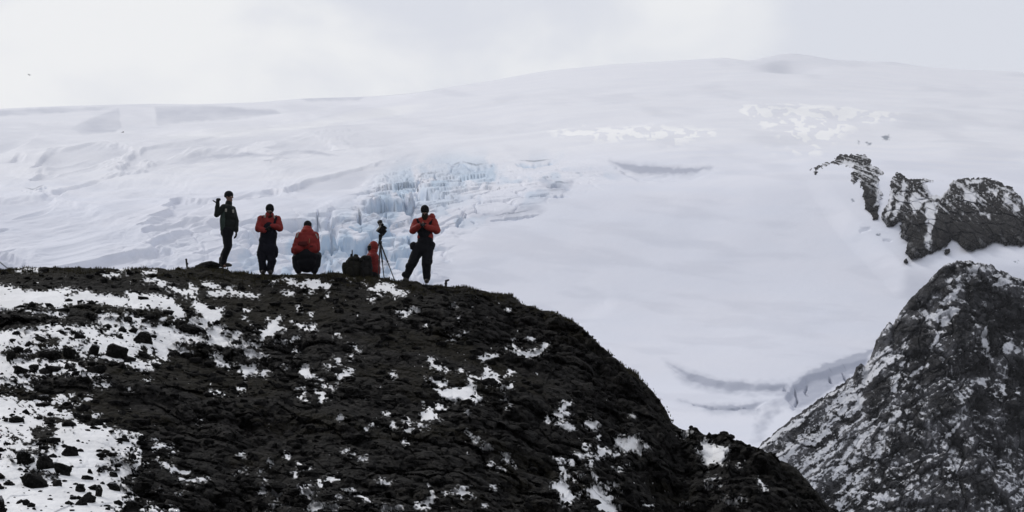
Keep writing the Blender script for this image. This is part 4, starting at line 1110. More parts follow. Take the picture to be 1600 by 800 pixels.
# ------------------------------------------------------------------ loose stones and moss: nobody could count them
def build_stones():
    r = np.random.RandomState(5)
    ico = bmesh.new(); bmesh.ops.create_icosphere(ico, subdivisions=1, radius=1.0)
    bv = np.array([v.co[:] for v in ico.verts]); ico.verts.ensure_lookup_table()
    bf = np.array([[v.index for v in f.verts] for f in ico.faces]); ico.free()
    R, C = 500, HILL['X'].shape[1]
    vs, fs = [], []; n = 0
    for _ in range(9000):
        i = r.randint(8, R); c = r.randint(620, C - 60)
        if HILL['snow'][i, c] > 0.5 and r.rand() < (0.55 if HILL['u'][i, c] < 260 else 0.9): continue
        s = 0.018 + 0.10 * r.rand() ** 4
        p = bv * (1 + 0.7 * (r.rand(len(bv), 1) - 0.5)) * np.array([1.2, 1.0, 0.7]) * s * (0.7 + 0.6 * r.rand(3))
        a = r.rand() * 6.28; ca, sa = math.cos(a), math.sin(a)
        p = np.stack([p[:, 0] * ca - p[:, 1] * sa, p[:, 0] * sa + p[:, 1] * ca, p[:, 2] + 0.3 * p[:, 0] * (r.rand() - .5)], -1)
        vs.append(p + np.array([HILL['X'][i, c], HILL['Y'][i, c], HILL['Z'][i, c] + 0.15 * s])); fs.append(bf + n); n += len(bv)
    me = bpy.data.meshes.new('loose_stones')
    me.from_pydata(np.vstack(vs).tolist(), [], np.vstack(fs).tolist())
    a = me.attributes.new('snow', 'FLOAT', 'POINT'); a = me.attributes.new('moss', 'FLOAT', 'POINT')
    tag(link('loose_stones', me, M_BOULDER), 'loose dark stones scattered over the rocky hillside', 'stones', kind='stuff')


build_stones()


def build_moss():
    r = np.random.RandomState(8)
    vs, fs = [], []; n = 0
    C = HILL['X'].shape[1]
    for _ in range(2600):
        c = r.randint(600, C - 120)
        u = HILL['u'][0, c]
        if u > 1050: continue
        i = int(abs(r.normal(0, 10)))
        clump = fbm2(np.array([u / 14.0]), np.array([i / 9.0]), 2)[0]
        if clump < -0.05 and r.rand() < 0.8: continue
        base = np.array([HILL['X'][i, c], HILL['Y'][i, c] + 0.02, HILL['Z'][i, c] - 0.01])
        hgt = (0.03 + 0.06 * r.rand()) * (0.7 + 0.8 * max(0, clump))
        for _b in range(7):
            a = r.rand() * 6.28; lean = 0.5 * hgt * r.rand()
            w = 0.006 + 0.006 * r.rand()
            o = base + np.array([r.normal(0, 0.035), r.normal(0, 0.035), 0])
            dx, dy = math.cos(a), math.sin(a)
            vs += [o + [-dy * w, dx * w, 0], o + [dy * w, -dx * w, 0], o + [dx * lean * .5 + dy * w * .6, dy * lean * .5 - dx * w * .6, hgt * .6],
                   o + [dx * lean * .5 - dy * w * .6, dy * lean * .5 + dx * w * .6, hgt * .6], o + [dx * lean, dy * lean, hgt]]
            fs += [(n, n + 1, n + 2, n + 3), (n + 3, n + 2, n + 4)]
            n += 5
    me = bpy.data.meshes.new('moss_tufts')
    me.from_pydata([tuple(x) for x in vs], [], fs)
    m = plain_mat('moss_blades', (0.034, 0.030, 0.016), 0.9, 0.1, 0.5, 3.0)
    tag(link('moss_tufts', me, m), 'short dark moss and grass tufts along the ridge', 'moss', kind='stuff')


build_moss()

# ================================================================== SMALL SOLIDS
def tri_sphere(bm, c, rx, ry, rz, rot=None, seg=20, rings=12):
    m = Matrix.Translation(Vector(c))
    if rot is not None: m = m @ rot.to_4x4()
    m = m @ Matrix.Diagonal((rx, ry, rz, 1))
    bmesh.ops.create_uvsphere(bm, u_segments=seg, v_segments=rings, radius=1.0, matrix=m)


def capsule(bm, a, b, ra, rb, seg=16):
    a = Vector(a); b = Vector(b)
    d = b - a; L = d.length
    if L < 1e-6: return tri_sphere(bm, a, ra, ra, ra)
    q = d.to_track_quat('Z', 'Y').to_matrix()
    rings = []
    for k in range(5):
        t = -math.pi / 2 + k * (math.pi / 2) / 5 * 1.0 + (0.001 if k == 0 else 0)
        rings.append((ra * math.sin(t), ra * math.cos(t)))
    for k in range(0, 6):
        t = k * (math.pi / 2) / 5 * 0.999
        rings.append((L + rb * math.sin(t), rb * math.cos(t)))
    prev = None; first = None
    for z, r in rings:
        ring = [bm.verts.new(a + q @ Vector((r * math.cos(2 * math.pi * i / seg), r * math.sin(2 * math.pi * i / seg), z))) for i in range(seg)]
        if prev:
            for i in range(seg):
                bm.faces.new((prev[i], prev[(i + 1) % seg], ring[(i + 1) % seg], ring[i]))
        else:
            first = ring
        prev = ring
    bm.faces.new(first[::-1]); bm.faces.new(prev)


def box(bm, c, sx, sy, sz, rot=None, bev=0.0):
    m = Matrix.Translation(Vector(c))
    if rot is not None: m = m @ rot.to_4x4()
    m = m @ Matrix.Diagonal((sx, sy, sz, 1))
    r = bmesh.ops.create_cube(bm, size=1.0, matrix=m)
    if bev:
        es = list({e for v in r['verts'] for e in v.link_edges})
        bmesh.ops.bevel(bm, geom=es, offset=bev, segments=2, affect='EDGES', profile=0.6)


def cyl(bm, a, b, ra, rb, seg=14):
    a = Vector(a); b = Vector(b); d = b - a
    m = Matrix.Translation((a + b) / 2) @ d.to_track_quat('Z', 'Y').to_matrix().to_4x4()
    bmesh.ops.create_cone(bm, cap_ends=True, segments=seg, radius1=ra, radius2=rb, depth=d.length, matrix=m)


def mesh_of(name, bm, mat, parent=None, smooth=False):
    me = bpy.data.meshes.new(name)
    bm.normal_update(); bm.to_mesh(me); bm.free()
    if smooth:
        for p in me.polygons: p.use_smooth = True
    return link(name, me, mat, parent)


def fuse(name, shapes, mat, parent=None, voxel=0.010, smooth=4, wrinkle=0.0, wscale=9.0):
    """Fuse overlapping shapes into ONE continuous surface."""
    bm = bmesh.new()
    for s in shapes:
        if s[0] == 'c': capsule(bm, *s[1:])
        elif s[0] == 'e': tri_sphere(bm, *s[1:])
        elif s[0] == 'b': box(bm, *s[1:])
    me = bpy.data.meshes.new(name + '_raw'); bm.to_mesh(me); bm.free()
    o = bpy.data.objects.new('raw', me); COL.objects.link(o)
    rm = o.modifiers.new('r', 'REMESH'); rm.mode = 'VOXEL'; rm.voxel_size = voxel; rm.use_smooth_shade = True
    if smooth:
        sm = o.modifiers.new('s', 'SMOOTH'); sm.iterations = smooth; sm.factor = 0.5
    dg = bpy.context.evaluated_depsgraph_get()
    out = bpy.data.meshes.new_from_object(o.evaluated_get(dg))
    bpy.data.objects.remove(o); bpy.data.meshes.remove(me)
    out.name = name
    n = len(out.vertices)
    if wrinkle and n:
        co = np.zeros(n * 3, np.float32); out.vertices.foreach_get('co', co); co = co.reshape(-1, 3)
        no = np.zeros(n * 3, np.float32); out.vertices.foreach_get('normal', no); no = no.reshape(-1, 3)
        w = ridge3(co[:, 0] * wscale + 5, co[:, 1] * wscale, co[:, 2] * wscale * 1.6, 2) * 0.7 + 0.3 * fbm3(co[:, 0] * wscale * 3, co[:, 1] * wscale * 3, co[:, 2] * wscale * 3, 2)
        co = co + no * (w * wrinkle)[:, None]
        out.vertices.foreach_set('co', co.ravel().astype(np.float32))
    out.update()
    for p in out.polygons: p.use_smooth = True
    return link(name, out, mat, parent)


# ------------------------------------------------------------------ clothing and skin
M_SKIN = plain_mat('skin', (0.15, 0.085, 0.065), 0.6, 0.3, 0.08, 20)
M_RED = plain_mat('red_parka_cloth', (0.185, 0.021, 0.019), 0.75, 0.2, 0.18, 10, 0.004)
M_RED2 = plain_mat('faded_red_parka_cloth', (0.215, 0.028, 0.023), 0.78, 0.2, 0.2, 10, 0.004)
M_BLACK = plain_mat('black_trouser_cloth', (0.006, 0.0064, 0.009), 0.8, 0.15, 0.25, 10, 0.004)
M_NAVY = plain_mat('navy_overall_cloth', (0.0062, 0.0068, 0.012), 0.8, 0.15, 0.25, 10, 0.004)
M_GREEN = plain_mat('dark_green_jacket_cloth', (0.008, 0.011, 0.010), 0.75, 0.2, 0.3, 7, 0.004)
M_GREENP = plain_mat('grey_green_panel_cloth', (0.028, 0.042, 0.036), 0.8, 0.2, 0.2, 7, 0.004)
M_KNIT = plain_mat('black_knit', (0.011, 0.011, 0.012), 0.95, 0.1, 0.3, 60, 0.004)
M_BOOT = plain_mat('boot_leather', (0.022, 0.019, 0.016), 0.7, 0.25, 0.3, 14)
M_GLOVE = plain_mat('black_glove', (0.012, 0.012, 0.012), 0.8, 0.2, 0.2, 20)
M_BEARD = plain_mat('dark_beard', (0.018, 0.013, 0.010), 0.95, 0.1, 0.3, 60, 0.003)
M_EYE = plain_mat('eye_white', (0.35, 0.33, 0.31), 0.3, 0.5, 0.05, 10)
M_STRIPE = plain_mat('pale_reflective_tape', (0.26, 0.25, 0.22), 0.5, 0.4, 0.1, 10)
M_METAL = plain_mat('dark_grey_metal', (0.035, 0.036, 0.04), 0.45, 0.4, 0.15, 20, 0.0, 0.4)
M_CAMB = plain_mat('black_camera_plastic', (0.007, 0.007, 0.008), 0.7, 0.2, 0.15, 20)
M_GLASS = plain_mat('lens_glass', (0.008, 0.009, 0.012), 0.4, 0.3, 0.1, 10)
M_PACK = plain_mat('dark_olive_pack_cloth', (0.013, 0.0125, 0.0095), 0.85, 0.15, 0.3, 9, 0.004)
M_PACK2 = plain_mat('black_pack_cloth', (0.012, 0.0115, 0.011), 0.85, 0.15, 0.3, 9, 0.004)
M_STRAP = plain_mat('black_webbing', (0.010, 0.010, 0.010), 0.8, 0.15, 0.2, 30)
M_WOOD = plain_mat('weathered_wood', (0.030, 0.028, 0.030), 0.9, 0.1, 0.3, 20)
M_GREYP = plain_mat('pale_grey_pole', (0.30, 0.31, 0.34), 0.6, 0.3, 0.1, 20)
M_BIRD = plain_mat('dark_feathers', (0.03, 0.028, 0.028), 0.8, 0.2, 0.3, 20)


def hand_shapes(wrist, direction, palm_n, curl=0.5, thumb_out=None, size=1.0, r_scale=1.0, tl=1.0):
    """palm plus five separate bent fingers."""
    w = Vector(wrist); d = Vector(direction).normalized(); n = Vector(palm_n).normalized()
    n = (n - d * n.dot(d)).normalized()
    s = d.cross(n).normalized()
    k = size
    out = []
    pc = w + d * 0.05 * k
    for off in (-0.026, -0.009, 0.009, 0.026):
        out.append(('c', w + s * off * 0.7 * k, w + d * 0.088 * k + s * off * k, 0.0135 * k * r_scale, 0.0115 * k * r_scale, 8))
    for off, ln in ((-0.030, 0.062), (-0.010, 0.076), (0.010, 0.082), (0.030, 0.072)):
        p = w + d * 0.088 * k + s * off * k
        ang = curl * 0.6
        for seg, fr in enumerate((0.45, 0.32, 0.23)):
            dirv = (d * math.cos(ang) + n * math.sin(ang)).normalized()
            q = p + dirv * ln * fr * k
            out.append(('c', p, q, (0.0098 - 0.001 * seg) * k * r_scale, (0.0090 - 0.001 * seg) * k * r_scale, 8))
            p = q; ang += curl * 0.9
    to = Vector(thumb_out).normalized() if thumb_out is not None else (s * 0.75 + d * 0.6 + n * 0.25).normalized()
    p0 = w + d * 0.025 * k + s * 0.026 * k
    p1 = p0 + to * 0.045 * k * tl
    p2 = p1 + (to * 0.85 + d * 0.25).normalized() * 0.032 * k * tl
    out.append(('c', p0, p1, 0.0125 * k * r_scale, 0.0105 * k * r_scale, 8)); out.append(('c', p1, p2, 0.0105 * k * r_scale, 0.0085 * k * r_scale, 8))
    return out


def head_shapes(c, face, r=0.1):
    """skull, jaw, nose, ears; face = direction looked at. c = head centre."""
    c = Vector(c); f = Vector(face).normalized()
    up = Vector((0, 0, 1)); up = (up - f * up.dot(f)).normalized(); s = f.cross(up)
    rot = Matrix((s, f, up)).transposed()
    sh = [('e', c + up * 0.02, 0.076, 0.096, 0.100, rot), ('e', c + f * 0.020 - up * 0.060, 0.058, 0.068, 0.060, rot),
          ('e', c + f * 0.075 - up * 0.092, 0.026, 0.024, 0.022, rot),
          ('c', c + f * 0.092 + up * 0.012, c + f * 0.112 - up * 0.022, 0.010, 0.015, 8),
          ('e', c + f * 0.083 - up * 0.055, 0.026, 0.014, 0.006, rot), ('e', c + f * 0.082 - up * 0.066, 0.022, 0.013, 0.006, rot),
          ('e', c + s * 0.076 - up * 0.01, 0.013, 0.022, 0.033, rot), ('e', c - s * 0.076 - up * 0.01, 0.013, 0.022, 0.033, rot)]
    return sh, rot, s, f, up


def eyes(c, rot_data, parent):
    _, rot, s, f, up = rot_data
    for sg in (-1, 1):
        bm = bmesh.new()
        tri_sphere(bm, Vector(c) + f * 0.083 + s * 0.032 * sg + up * 0.006, 0.013, 0.011, 0.010, rot)
        mesh_of('eye', bm, M_EYE, parent, True)


class Fig:
    """Local frame of a person standing at (u0, v0): joints are given as photo pixels + depth."""
    def __init__(self, u0, v0, back):
        self.base = hill_point(u0, None, back)
        self.u0, self.v0 = u0, v0
        self.s = K * self.base.y / CP * 0.998
        _, self.vb = proj(self.base.x, self.base.y, self.base.z)
        self.dz = 0.0

    def __call__(self, u, v, d=0.0):
        return Vector(((u - self.u0) * self.s, d, (self.v0 - v) * self.s))


def limb(pts, rs):
    return [('c', pts[i], pts[i + 1], rs[i], rs[i + 1], 16) for i in range(len(pts) - 1)]


def boot(a, toe, r=0.055):
    a = Vector(a); toe = Vector(toe)
    return [('c', a + Vector((0, 0, 0.12)), a, r * 1.15, r, 14), ('c', a + Vector((0, 0, -0.02)), a + toe * 0.75 + Vector((0, 0, -0.025)), r * 1.0, r * 0.78, 14),
            ('c', a - toe * 0.2 + Vector((0, 0, -0.03)), a + toe + Vector((0, 0, -0.035)), r * 0.7, r * 0.62, 14)]


def place(root, F):
    """stand the figure on the hill: local z=0 is the sole level"""
    root.location = F.base


def person_body(F, shapes, label):
    o = fuse('person', shapes, M_SKIN, None, 0.008, 3)
    o.location = F.base
    return tag(o, label, 'person', 'people on the ridge')


def drop(shapes, r):
    """the same limbs, thinner: the body inside the clothes"""
    out = []
    for s in shapes:
        if s[0] == 'c': out.append(('c', s[1], s[2], max(0.02, s[3] - r), max(0.02, s[4] - r), 12))
        elif s[0] == 'e': out.append(('e', s[1], max(0.03, s[2] - r), max(0.03, s[3] - r), max(0.03, s[4] - r)) + tuple(s[5:]))
    return out


# ---- 1: standing in profile, one hand raised with the thumb out
F = Fig(349, 424.5, 0.12)
torso = [('e', F(356.5, 340), 0.165, 0.185, 0.235), ('e', F(355.8, 355), 0.172, 0.17, 0.20), ('e', F(355.2, 364), 0.168, 0.17, 0.10),
         ('e', F(356, 331), 0.135, 0.21, 0.10)]
neck = [('c', F(356.5, 330), F(357, 319), 0.072, 0.062, 14)]
armR = limb([F(349.5, 330, -0.15), F(339, 341.5, -0.20), F(340.5, 326, -0.24)], [0.078, 0.066, 0.048])
armL = limb([F(362.5, 332, 0.06), F(368.3, 351, 0.02), F(369.2, 366, -0.06)], [0.082, 0.066, 0.048])
legN = limb([F(355, 368, -0.09), F(357.2, 391, -0.10), F(352.5, 403, -0.10), F(349.5, 417, -0.09)], [0.125, 0.088, 0.080, 0.066])
legF = limb([F(353.5, 368, 0.09), F(355, 391, 0.10), F(349.5, 403, 0.11), F(345.5, 416, 0.12)], [0.125, 0.088, 0.080, 0.066])
hc = F(357.3, 312.2, -0.01); hd = head_shapes(hc, (0.86, -0.5, -0.08))
hr = hand_shapes(F(340.5, 326, -0.24), F(341.5, 310, -0.25) - F(340.5, 326, -0.24), (0.5, -0.8, 0), 1.5, (-0.95, -0.1, 0.3), 1.15)
hl = hand_shapes(F(369.2, 366, -0.06), (0.02, -0.1, -1), (-1, 0, 0), 0.5)
body = drop(torso + armR + armL + legN + legF, 0.03) + neck + hd[0] + hr + hl + \
    [('c', F(353.5, 417, -0.09) * 0 + F(349.5, 416, -0.09), F(352, 422, -0.11), 0.04, 0.04, 10), ('c', F(345.5, 416, .12), F(348, 421, .12), 0.04, 0.04, 10)]
p1 = person_body(F, body, 'person in a dark green jacket standing side on with one thumb raised')
eyes(hc, hd, p1)
fuse('jacket', torso + armR + armL + [('c', F(356.3, 330), F(356.8, 322.5), 0.088, 0.08, 14)], M_GREEN, p1, 0.010, 4, 0.010)
fuse('back_panel', [('e', F(348.5, 352, -0.10), 0.075, 0.085, 0.25), ('e', F(349.5, 340, -0.105), 0.06, 0.08, 0.13)], M_GREENP, p1, 0.010, 4, 0.005)
fuse('trousers', [('e', F(354.6, 369), 0.150, 0.165, 0.13)] + legN + legF, M_BLACK, p1, 0.010, 4, 0.010)
for a in (F(349.5, 418.5, -0.09), F(345.5, 417.5, 0.12)):
    fuse('boot', boot(a, Vector((0.17, -0.03, 0))), M_BOOT, p1, 0.010, 3)
up = hd[4]
fuse('knit_hat', [('e', hc + up * 0.045 - hd[3] * 0.012, 0.094, 0.112, 0.095, hd[1]), ('e', hc + up * 0.012 - hd[3] * 0.02, 0.093, 0.108, 0.05, hd[1])], M_KNIT, p1, 0.009, 3, 0.003, 25)
for w, dr, pn, cu, to in ((F(340.5, 326, -0.24), F(341.5, 310, -0.25) - F(340.5, 326, -0.24), (0.5, -0.8, 0), 1.5, (-0.95, -0.1, 0.3)),
                          (F(369.2, 366, -0.06), (0.02, -0.1, -1), (-1, 0, 0), 0.5, None)):
    fuse('glove', [('c', Vector(w) - Vector(dr).normalized() * 0.05, Vector(w) + Vector(dr).normalized() * 0.01, 0.045, 0.036, 12)] +
         hand_shapes(w, dr, pn, cu, to, 1.2, 1.35, 1.6 if to else 1.0), M_GLOVE, p1, 0.006, 2)
for c_, rr in ((F(353.5, 335, -0.196), 0.02), (F(364.3, 336, -0.13), 0.022)):
    bm = bmesh.new(); box(bm, c_, 0.045, 0.02, 0.075, Matrix.Rotation(0.5 if rr > 0.02 else 0.05, 3, 'Z'), 0.006)
    mesh_of('pale_patch', bm, M_STRIPE, p1, True)

# ---- 2: standing facing us, red sleeves, dark overalls, hands at the chest
F = Fig(417, 427.5, 0.10)
torso = [('e', F(420, 348), 0.205, 0.15, 0.22), ('e', F(419.5, 366), 0.20, 0.15, 0.22), ('e', F(420, 340), 0.21, 0.13, 0.10)]
armR = limb([F(407.5, 341, 0.0), F(404, 356, -0.07), F(413.5, 360, -0.22)], [0.095, 0.085, 0.060])
armL = limb([F(433, 341, 0.0), F(437, 355, -0.06), F(426.5, 353, -0.24)], [0.095, 0.085, 0.060])
hips = [('e', F(418, 386), 0.215, 0.165, 0.24), ('e', F(418, 375), 0.205, 0.16, 0.2)]
legR = limb([F(411.5, 388, 0), F(410, 405, -0.03), F(411, 421, 0.02)], [0.135, 0.098, 0.080])
legL = limb([F(424.5, 388, 0), F(424, 405, -0.03), F(422.5, 421, 0.02)], [0.135, 0.098, 0.080])
hc = F(421.3, 326.5, -0.05); hd = head_shapes(hc, (-0.1, -0.93, -0.35))
hr = hand_shapes(F(413.5, 360, -0.22), (0.9, -0.15, 0.15), (0, 0.2, 1), 0.9)
hl = hand_shapes(F(426.5, 353, -0.24), (-0.9, -0.1, -0.25), (0, 0.2, -1), 0.9)
body = drop(torso + armR + armL + hips + legR + legL, 0.035) + [('c', F(420.5, 340), F(421, 330, -0.02), 0.075, 0.062, 14)] + hd[0] + hr + hl + \
    [('c', F(411, 421, .02), F(411, 426, -0.05), 0.04, 0.04, 10), ('c', F(422.5, 421, .02), F(422.5, 426, -0.05), 0.04, 0.04, 10)]
p2 = person_body(F, body, 'person facing us in dark overalls with red sleeves and folded hands')
eyes(hc, hd, p2)
fuse('jacket', torso + armR + armL + [('c', F(420.5, 341, -0.02), F(421, 334, -0.03), 0.115, 0.098, 14)], M_RED, p2, 0.010, 4, 0.010)
fuse('overalls', hips + legR + legL + [('e', F(420.5, 356, -0.075), 0.135, 0.115, 0.19), ('e', F(420, 366, -0.02), 0.195, 0.16, 0.2),
     ('c', F(414, 348, -0.10), F(411.5, 338.5, -0.06), 0.032, 0.03, 10), ('c', F(428, 348, -0.10), F(431.5, 339.5, -0.06), 0.036, 0.04, 10),
     ('c', F(410.5, 338.5, -0.06), F(411, 335.8, 0.03), 0.036, 0.03, 10), ('c', F(431.5, 339.5, -0.06), F(431, 336, 0.03), 0.04, 0.035, 10),
     ('e', F(404.5, 395, 0), 0.05, 0.08, 0.13), ('e', F(431, 392, 0), 0.055, 0.08, 0.14), ('e', F(428, 407, -0.01), 0.06, 0.08, 0.1)],
     M_NAVY, p2, 0.010, 4, 0.012)
for a in (F(411, 422.5, .02), F(422.8, 422.5, .02)):
    fuse('boot', boot(a, Vector((0, -0.17, 0)), 0.062), M_BOOT, p2, 0.010, 3)
up = hd[4]
fuse('knit_hat', [('e', hc + up * 0.045 - hd[3] * 0.012, 0.098, 0.115, 0.098, hd[1]), ('e', hc + up * 0.005 - hd[3] * 0.03, 0.098, 0.10, 0.08, hd[1])], M_KNIT, p2, 0.009, 3, 0.003, 25)
fuse('neck_gaiter', [('e', hc - up * 0.075 + hd[3] * 0.025, 0.072, 0.082, 0.066, hd[1]), ('c', F(421, 339, -0.05), F(421.2, 332.5, -0.05), 0.088, 0.08, 12)], M_BEARD, p2, 0.009, 3)
for c_, a_ in ((F(414.3, 336.5, -0.115), 0.2), (F(428.6, 337.5, -0.115), -0.2)):
    bm = bmesh.new(); box(bm, c_, 0.03, 0.02, 0.075, Matrix.Rotation(a_, 3, 'Y'), 0.006)
    mesh_of('pale_collar_tab', bm, M_STRIPE, p2, True)
for w, dr, pn in ((F(413.5, 360, -0.22), (0.9, -0.15, 0.15), (0, 0.2, 1)), (F(426.5, 353, -0.24), (-0.9, -0.1, -0.25), (0, 0.2, -1))):
    fuse('glove', hand_shapes(w, dr, pn, 0.9, None, 1.06, 1.35), M_GLOVE, p2, 0.006, 2)

# ---- 3: crouching with the back to us, red parka
F = Fig(479, 432, 0.12)
torso = [('e', F(480, 381), 0.215, 0.20, 0.235), ('e', F(467.5, 394), 0.145, 0.21, 0.12), ('e', F(489, 393), 0.135, 0.21, 0.14), ('e', F(480, 371), 0.20, 0.17, 0.12)]
armL_ = limb([F(468, 373, 0.0), F(460.5, 396, -0.04), F(465, 400, 0.30)], [0.095, 0.088, 0.062])
armR_ = limb([F(491.5, 373, 0.0), F(494.5, 393, -0.04), F(490, 399, 0.30)], [0.105, 0.088, 0.062])
hips = [('e', F(479, 403, 0.02), 0.245, 0.22, 0.16)]
legL_ = limb([F(471, 405, 0.03), F(464, 402, 0.40), F(464.5, 414, 0.30), F(466, 426, 0.12)], [0.145, 0.115, 0.10, 0.085])
legR_ = limb([F(487, 405, 0.03), F(493.5, 402, 0.40), F(492.5, 414, 0.30), F(491, 426, 0.12)], [0.145, 0.115, 0.10, 0.085])
shin = limb([F(461, 408, 0.1), F(463, 420, 0.08), F(466, 427, 0.04)], [0.075, 0.085, 0.07]) + \
    limb([F(497, 406, 0.1), F(495, 418, 0.08), F(491.5, 427, 0.04)], [0.07, 0.08, 0.07])
seat = [('e', F(479, 414, 0.03), 0.225, 0.20, 0.17), ('e', F(479, 422, 0.06), 0.17, 0.17, 0.12)]
hc = F(480.3, 358, 0.05); hd = head_shapes(hc, (0.05, 0.95, -0.25))
hr = hand_shapes(F(465, 400, 0.30), (0.6, 0.7, 0), (0, 0, -1), 0.8); hl = hand_shapes(F(490, 399, 0.30), (-0.6, 0.7, 0), (0, 0, -1), 0.8)
body = drop(torso + armL_ + armR_ + hips + legL_ + legR_ + seat, 0.04) + [('c', F(480, 370, 0), F(480.3, 361, 0.04), 0.08, 0.065, 14)] + hd[0] + hr + hl + \
    [('c', F(466, 425, .12), F(466, 430, .16), 0.045, 0.045, 10), ('c', F(491, 425, .12), F(491, 430, .16), 0.045, 0.045, 10)]
p3 = person_body(F, body, 'person in a red parka and black hat crouching with back to us')
eyes(hc, hd, p3)
fuse('parka', torso + armL_ + armR_, M_RED, p3, 0.011, 4, 0.014, 7)
fuse('hood', [('e', F(480, 365.5, -0.05), 0.145, 0.12, 0.085), ('e', F(480, 361.5, -0.01), 0.115, 0.115, 0.07)], M_RED2, p3, 0.010, 3, 0.008)
fuse('trousers', hips + legL_ + legR_ + shin + seat, M_BLACK, p3, 0.011, 4, 0.013, 8)
for a in (F(466, 427, 0.08), F(491.5, 427, 0.08)):
    fuse('boot', boot(a, Vector((0, 0.2, 0)), 0.064), M_BOOT, p3, 0.010, 3)
up = hd[4]
fuse('knit_hat', [('e', hc + up * 0.045, 0.095, 0.112, 0.100, hd[1]), ('e', hc + up * 0.0, 0.095, 0.105, 0.07, hd[1])], M_KNIT, p3, 0.009, 3, 0.003, 25)
for c_, a_ in ((F(465, 372.5, -0.085), 0.35), (F(495.3, 374, -0.085), -0.45)):
    bm = bmesh.new(); box(bm, c_, 0.03, 0.06, 0.12, Matrix.Rotation(a_, 3, 'Y'), 0.012)
    mesh_of('pale_shoulder_stripe', bm, M_STRIPE, p3, True)
fuse('back_pocket', [('e', F(474, 387, -0.178), 0.125, 0.04, 0.055), ('b', F(474, 385, -0.20), 0.2, 0.03, 0.06), ('b', F(487, 391, -0.195), 0.09, 0.03, 0.05)], plain_mat('dark_red_cloth', (0.07, 0.010, 0.010), 0.8, 0.2, 0.3, 12), p3, 0.009, 3, 0.006)
bm = bmesh.new(); box(bm, F(484, 382.5, -0.222), 0.018, 0.02, 0.11, Matrix.Rotation(0.1, 3, 'Y'), 0.005)
mesh_of('pale_tab', bm, plain_mat('tan_webbing', (0.22, 0.13, 0.07), 0.8, 0.2, 0.2, 20), p3, True)

# ---- 4: sitting side on behind the packs, hood up
F = Fig(583, 436, 0.75)
torso = [('e', F(582, 405), 0.18, 0.19, 0.23), ('e', F(583.5, 418), 0.17, 0.2, 0.2), ('e', F(582, 396), 0.125, 0.18, 0.12)]
armA = limb([F(581, 398, -0.17), F(576, 412, -0.20), F(568, 413, -0.12)], [0.075, 0.068, 0.052])
armB = limb([F(581, 398, 0.17), F(576, 412, 0.20), F(568, 413, 0.12)], [0.075, 0.068, 0.052])
legA = limb([F(583, 427, -0.1), F(562, 414, -0.12), F(557, 432, -0.12)], [0.12, 0.085, 0.065]); legB = limb([F(583, 427, 0.1), F(562, 414, 0.12), F(557, 432, 0.12)], [0.12, 0.085, 0.065])
hc = F(581.3, 383, 0); hd = head_shapes(hc, (-0.9, -0.35, -0.2))
ha = hand_shapes(F(568, 413, -0.12), (-1, 0.2, 0), (0, 0, -1), 0.8); hb = hand_shapes(F(568, 413, 0.12), (-1, -0.2, 0), (0, 0, -1), 0.8)
body = drop(torso + armA + armB + legA + legB, 0.03) + [('c', F(582, 396), F(581.5, 387), 0.07, 0.06, 12)] + hd[0] + ha + hb
p4 = person_body(F, body, 'person in a red hooded parka sitting low behind the packs, beside the tripod')
eyes(hc, hd, p4)
fuse('parka', torso + armA + armB, M_RED, p4, 0.010, 4, 0.012)
fc, up = hd[3], hd[4]
fuse('hood', [('e', hc + up * 0.02 - fc * 0.05, 0.112, 0.11, 0.13, hd[1]), ('e', hc - up * 0.08 - fc * 0.01, 0.105, 0.115, 0.08, hd[1])], M_RED2, p4, 0.009, 4, 0.006)
fuse('face_cover', [('e', hc + fc * 0.055 - up * 0.035, 0.066, 0.058, 0.072, hd[1]), ('e', hc + fc * 0.06 + up * 0.03, 0.072, 0.05, 0.035, hd[1])], M_KNIT, p4, 0.008, 3)
fuse('trousers', [('e', F(584, 428), 0.15, 0.18, 0.11)] + legA + legB, M_BLACK, p4, 0.010, 4, 0.01)
for a in (F(557, 432, -0.12), F(557, 432, 0.12)):
    fuse('boot', boot(a, Vector((-0.16, 0, 0))), M_BOOT, p4, 0.010, 3)

# ---- 5: standing with one leg out, head bowed over something in the hands
F = Fig(655, 445.5, 0.10)
torso = [('e', F(664, 358), 0.205, 0.155, 0.22), ('e', F(664.5, 373), 0.185, 0.15, 0.19), ('e', F(664, 348), 0.225, 0.135, 0.105)]
armR = limb([F(650.5, 350, 0.0), F(645.5, 363, -0.08), F(655, 357.5, -0.28)], [0.098, 0.088, 0.060])
armL = limb([F(677.5, 350, 0.0), F(682, 363, -0.08), F(667.5, 359, -0.27)], [0.102, 0.092, 0.062])
hips = [('e', F(661, 390), 0.205, 0.155, 0.19)]
legR = limb([F(653.5, 393, 0), F(644, 415, -0.06), F(634.8, 436, 0.0)], [0.14, 0.110, 0.072])
legL = limb([F(669, 393, 0), F(666.5, 415, -0.05), F(667, 437, 0.0)], [0.14, 0.112, 0.085])
hc = F(663.8, 333, -0.07); hd = head_shapes(hc, (-0.1, -0.85, -0.52))
hr = hand_shapes(F(655, 357.5, -0.28), (0.75, -0.3, 0.3), (0.3, 0.3, 0.8), 0.9)
hl = hand_shapes(F(667.5, 359, -0.27), (-0.75, -0.3, 0.3), (-0.3, 0.3, 0.8), 0.9)
body = drop(torso + armR + armL + hips + legR + legL, 0.035) + [('c', F(664, 347), F(664, 338, -0.03), 0.075, 0.062, 14)] + hd[0] + hr + hl + \
    [('c', F(634.8, 435), F(634, 442, -0.03), 0.042, 0.042, 10), ('c', F(667, 437), F(667, 443, -0.04), 0.042, 0.042, 10)]
p5 = person_body(F, body, 'person in red jacket and black bib trousers standing with legs apart, right of the tripod')
eyes(hc, hd, p5)
fuse('jacket', torso + armR + armL, M_RED2, p5, 0.010, 4, 0.012)
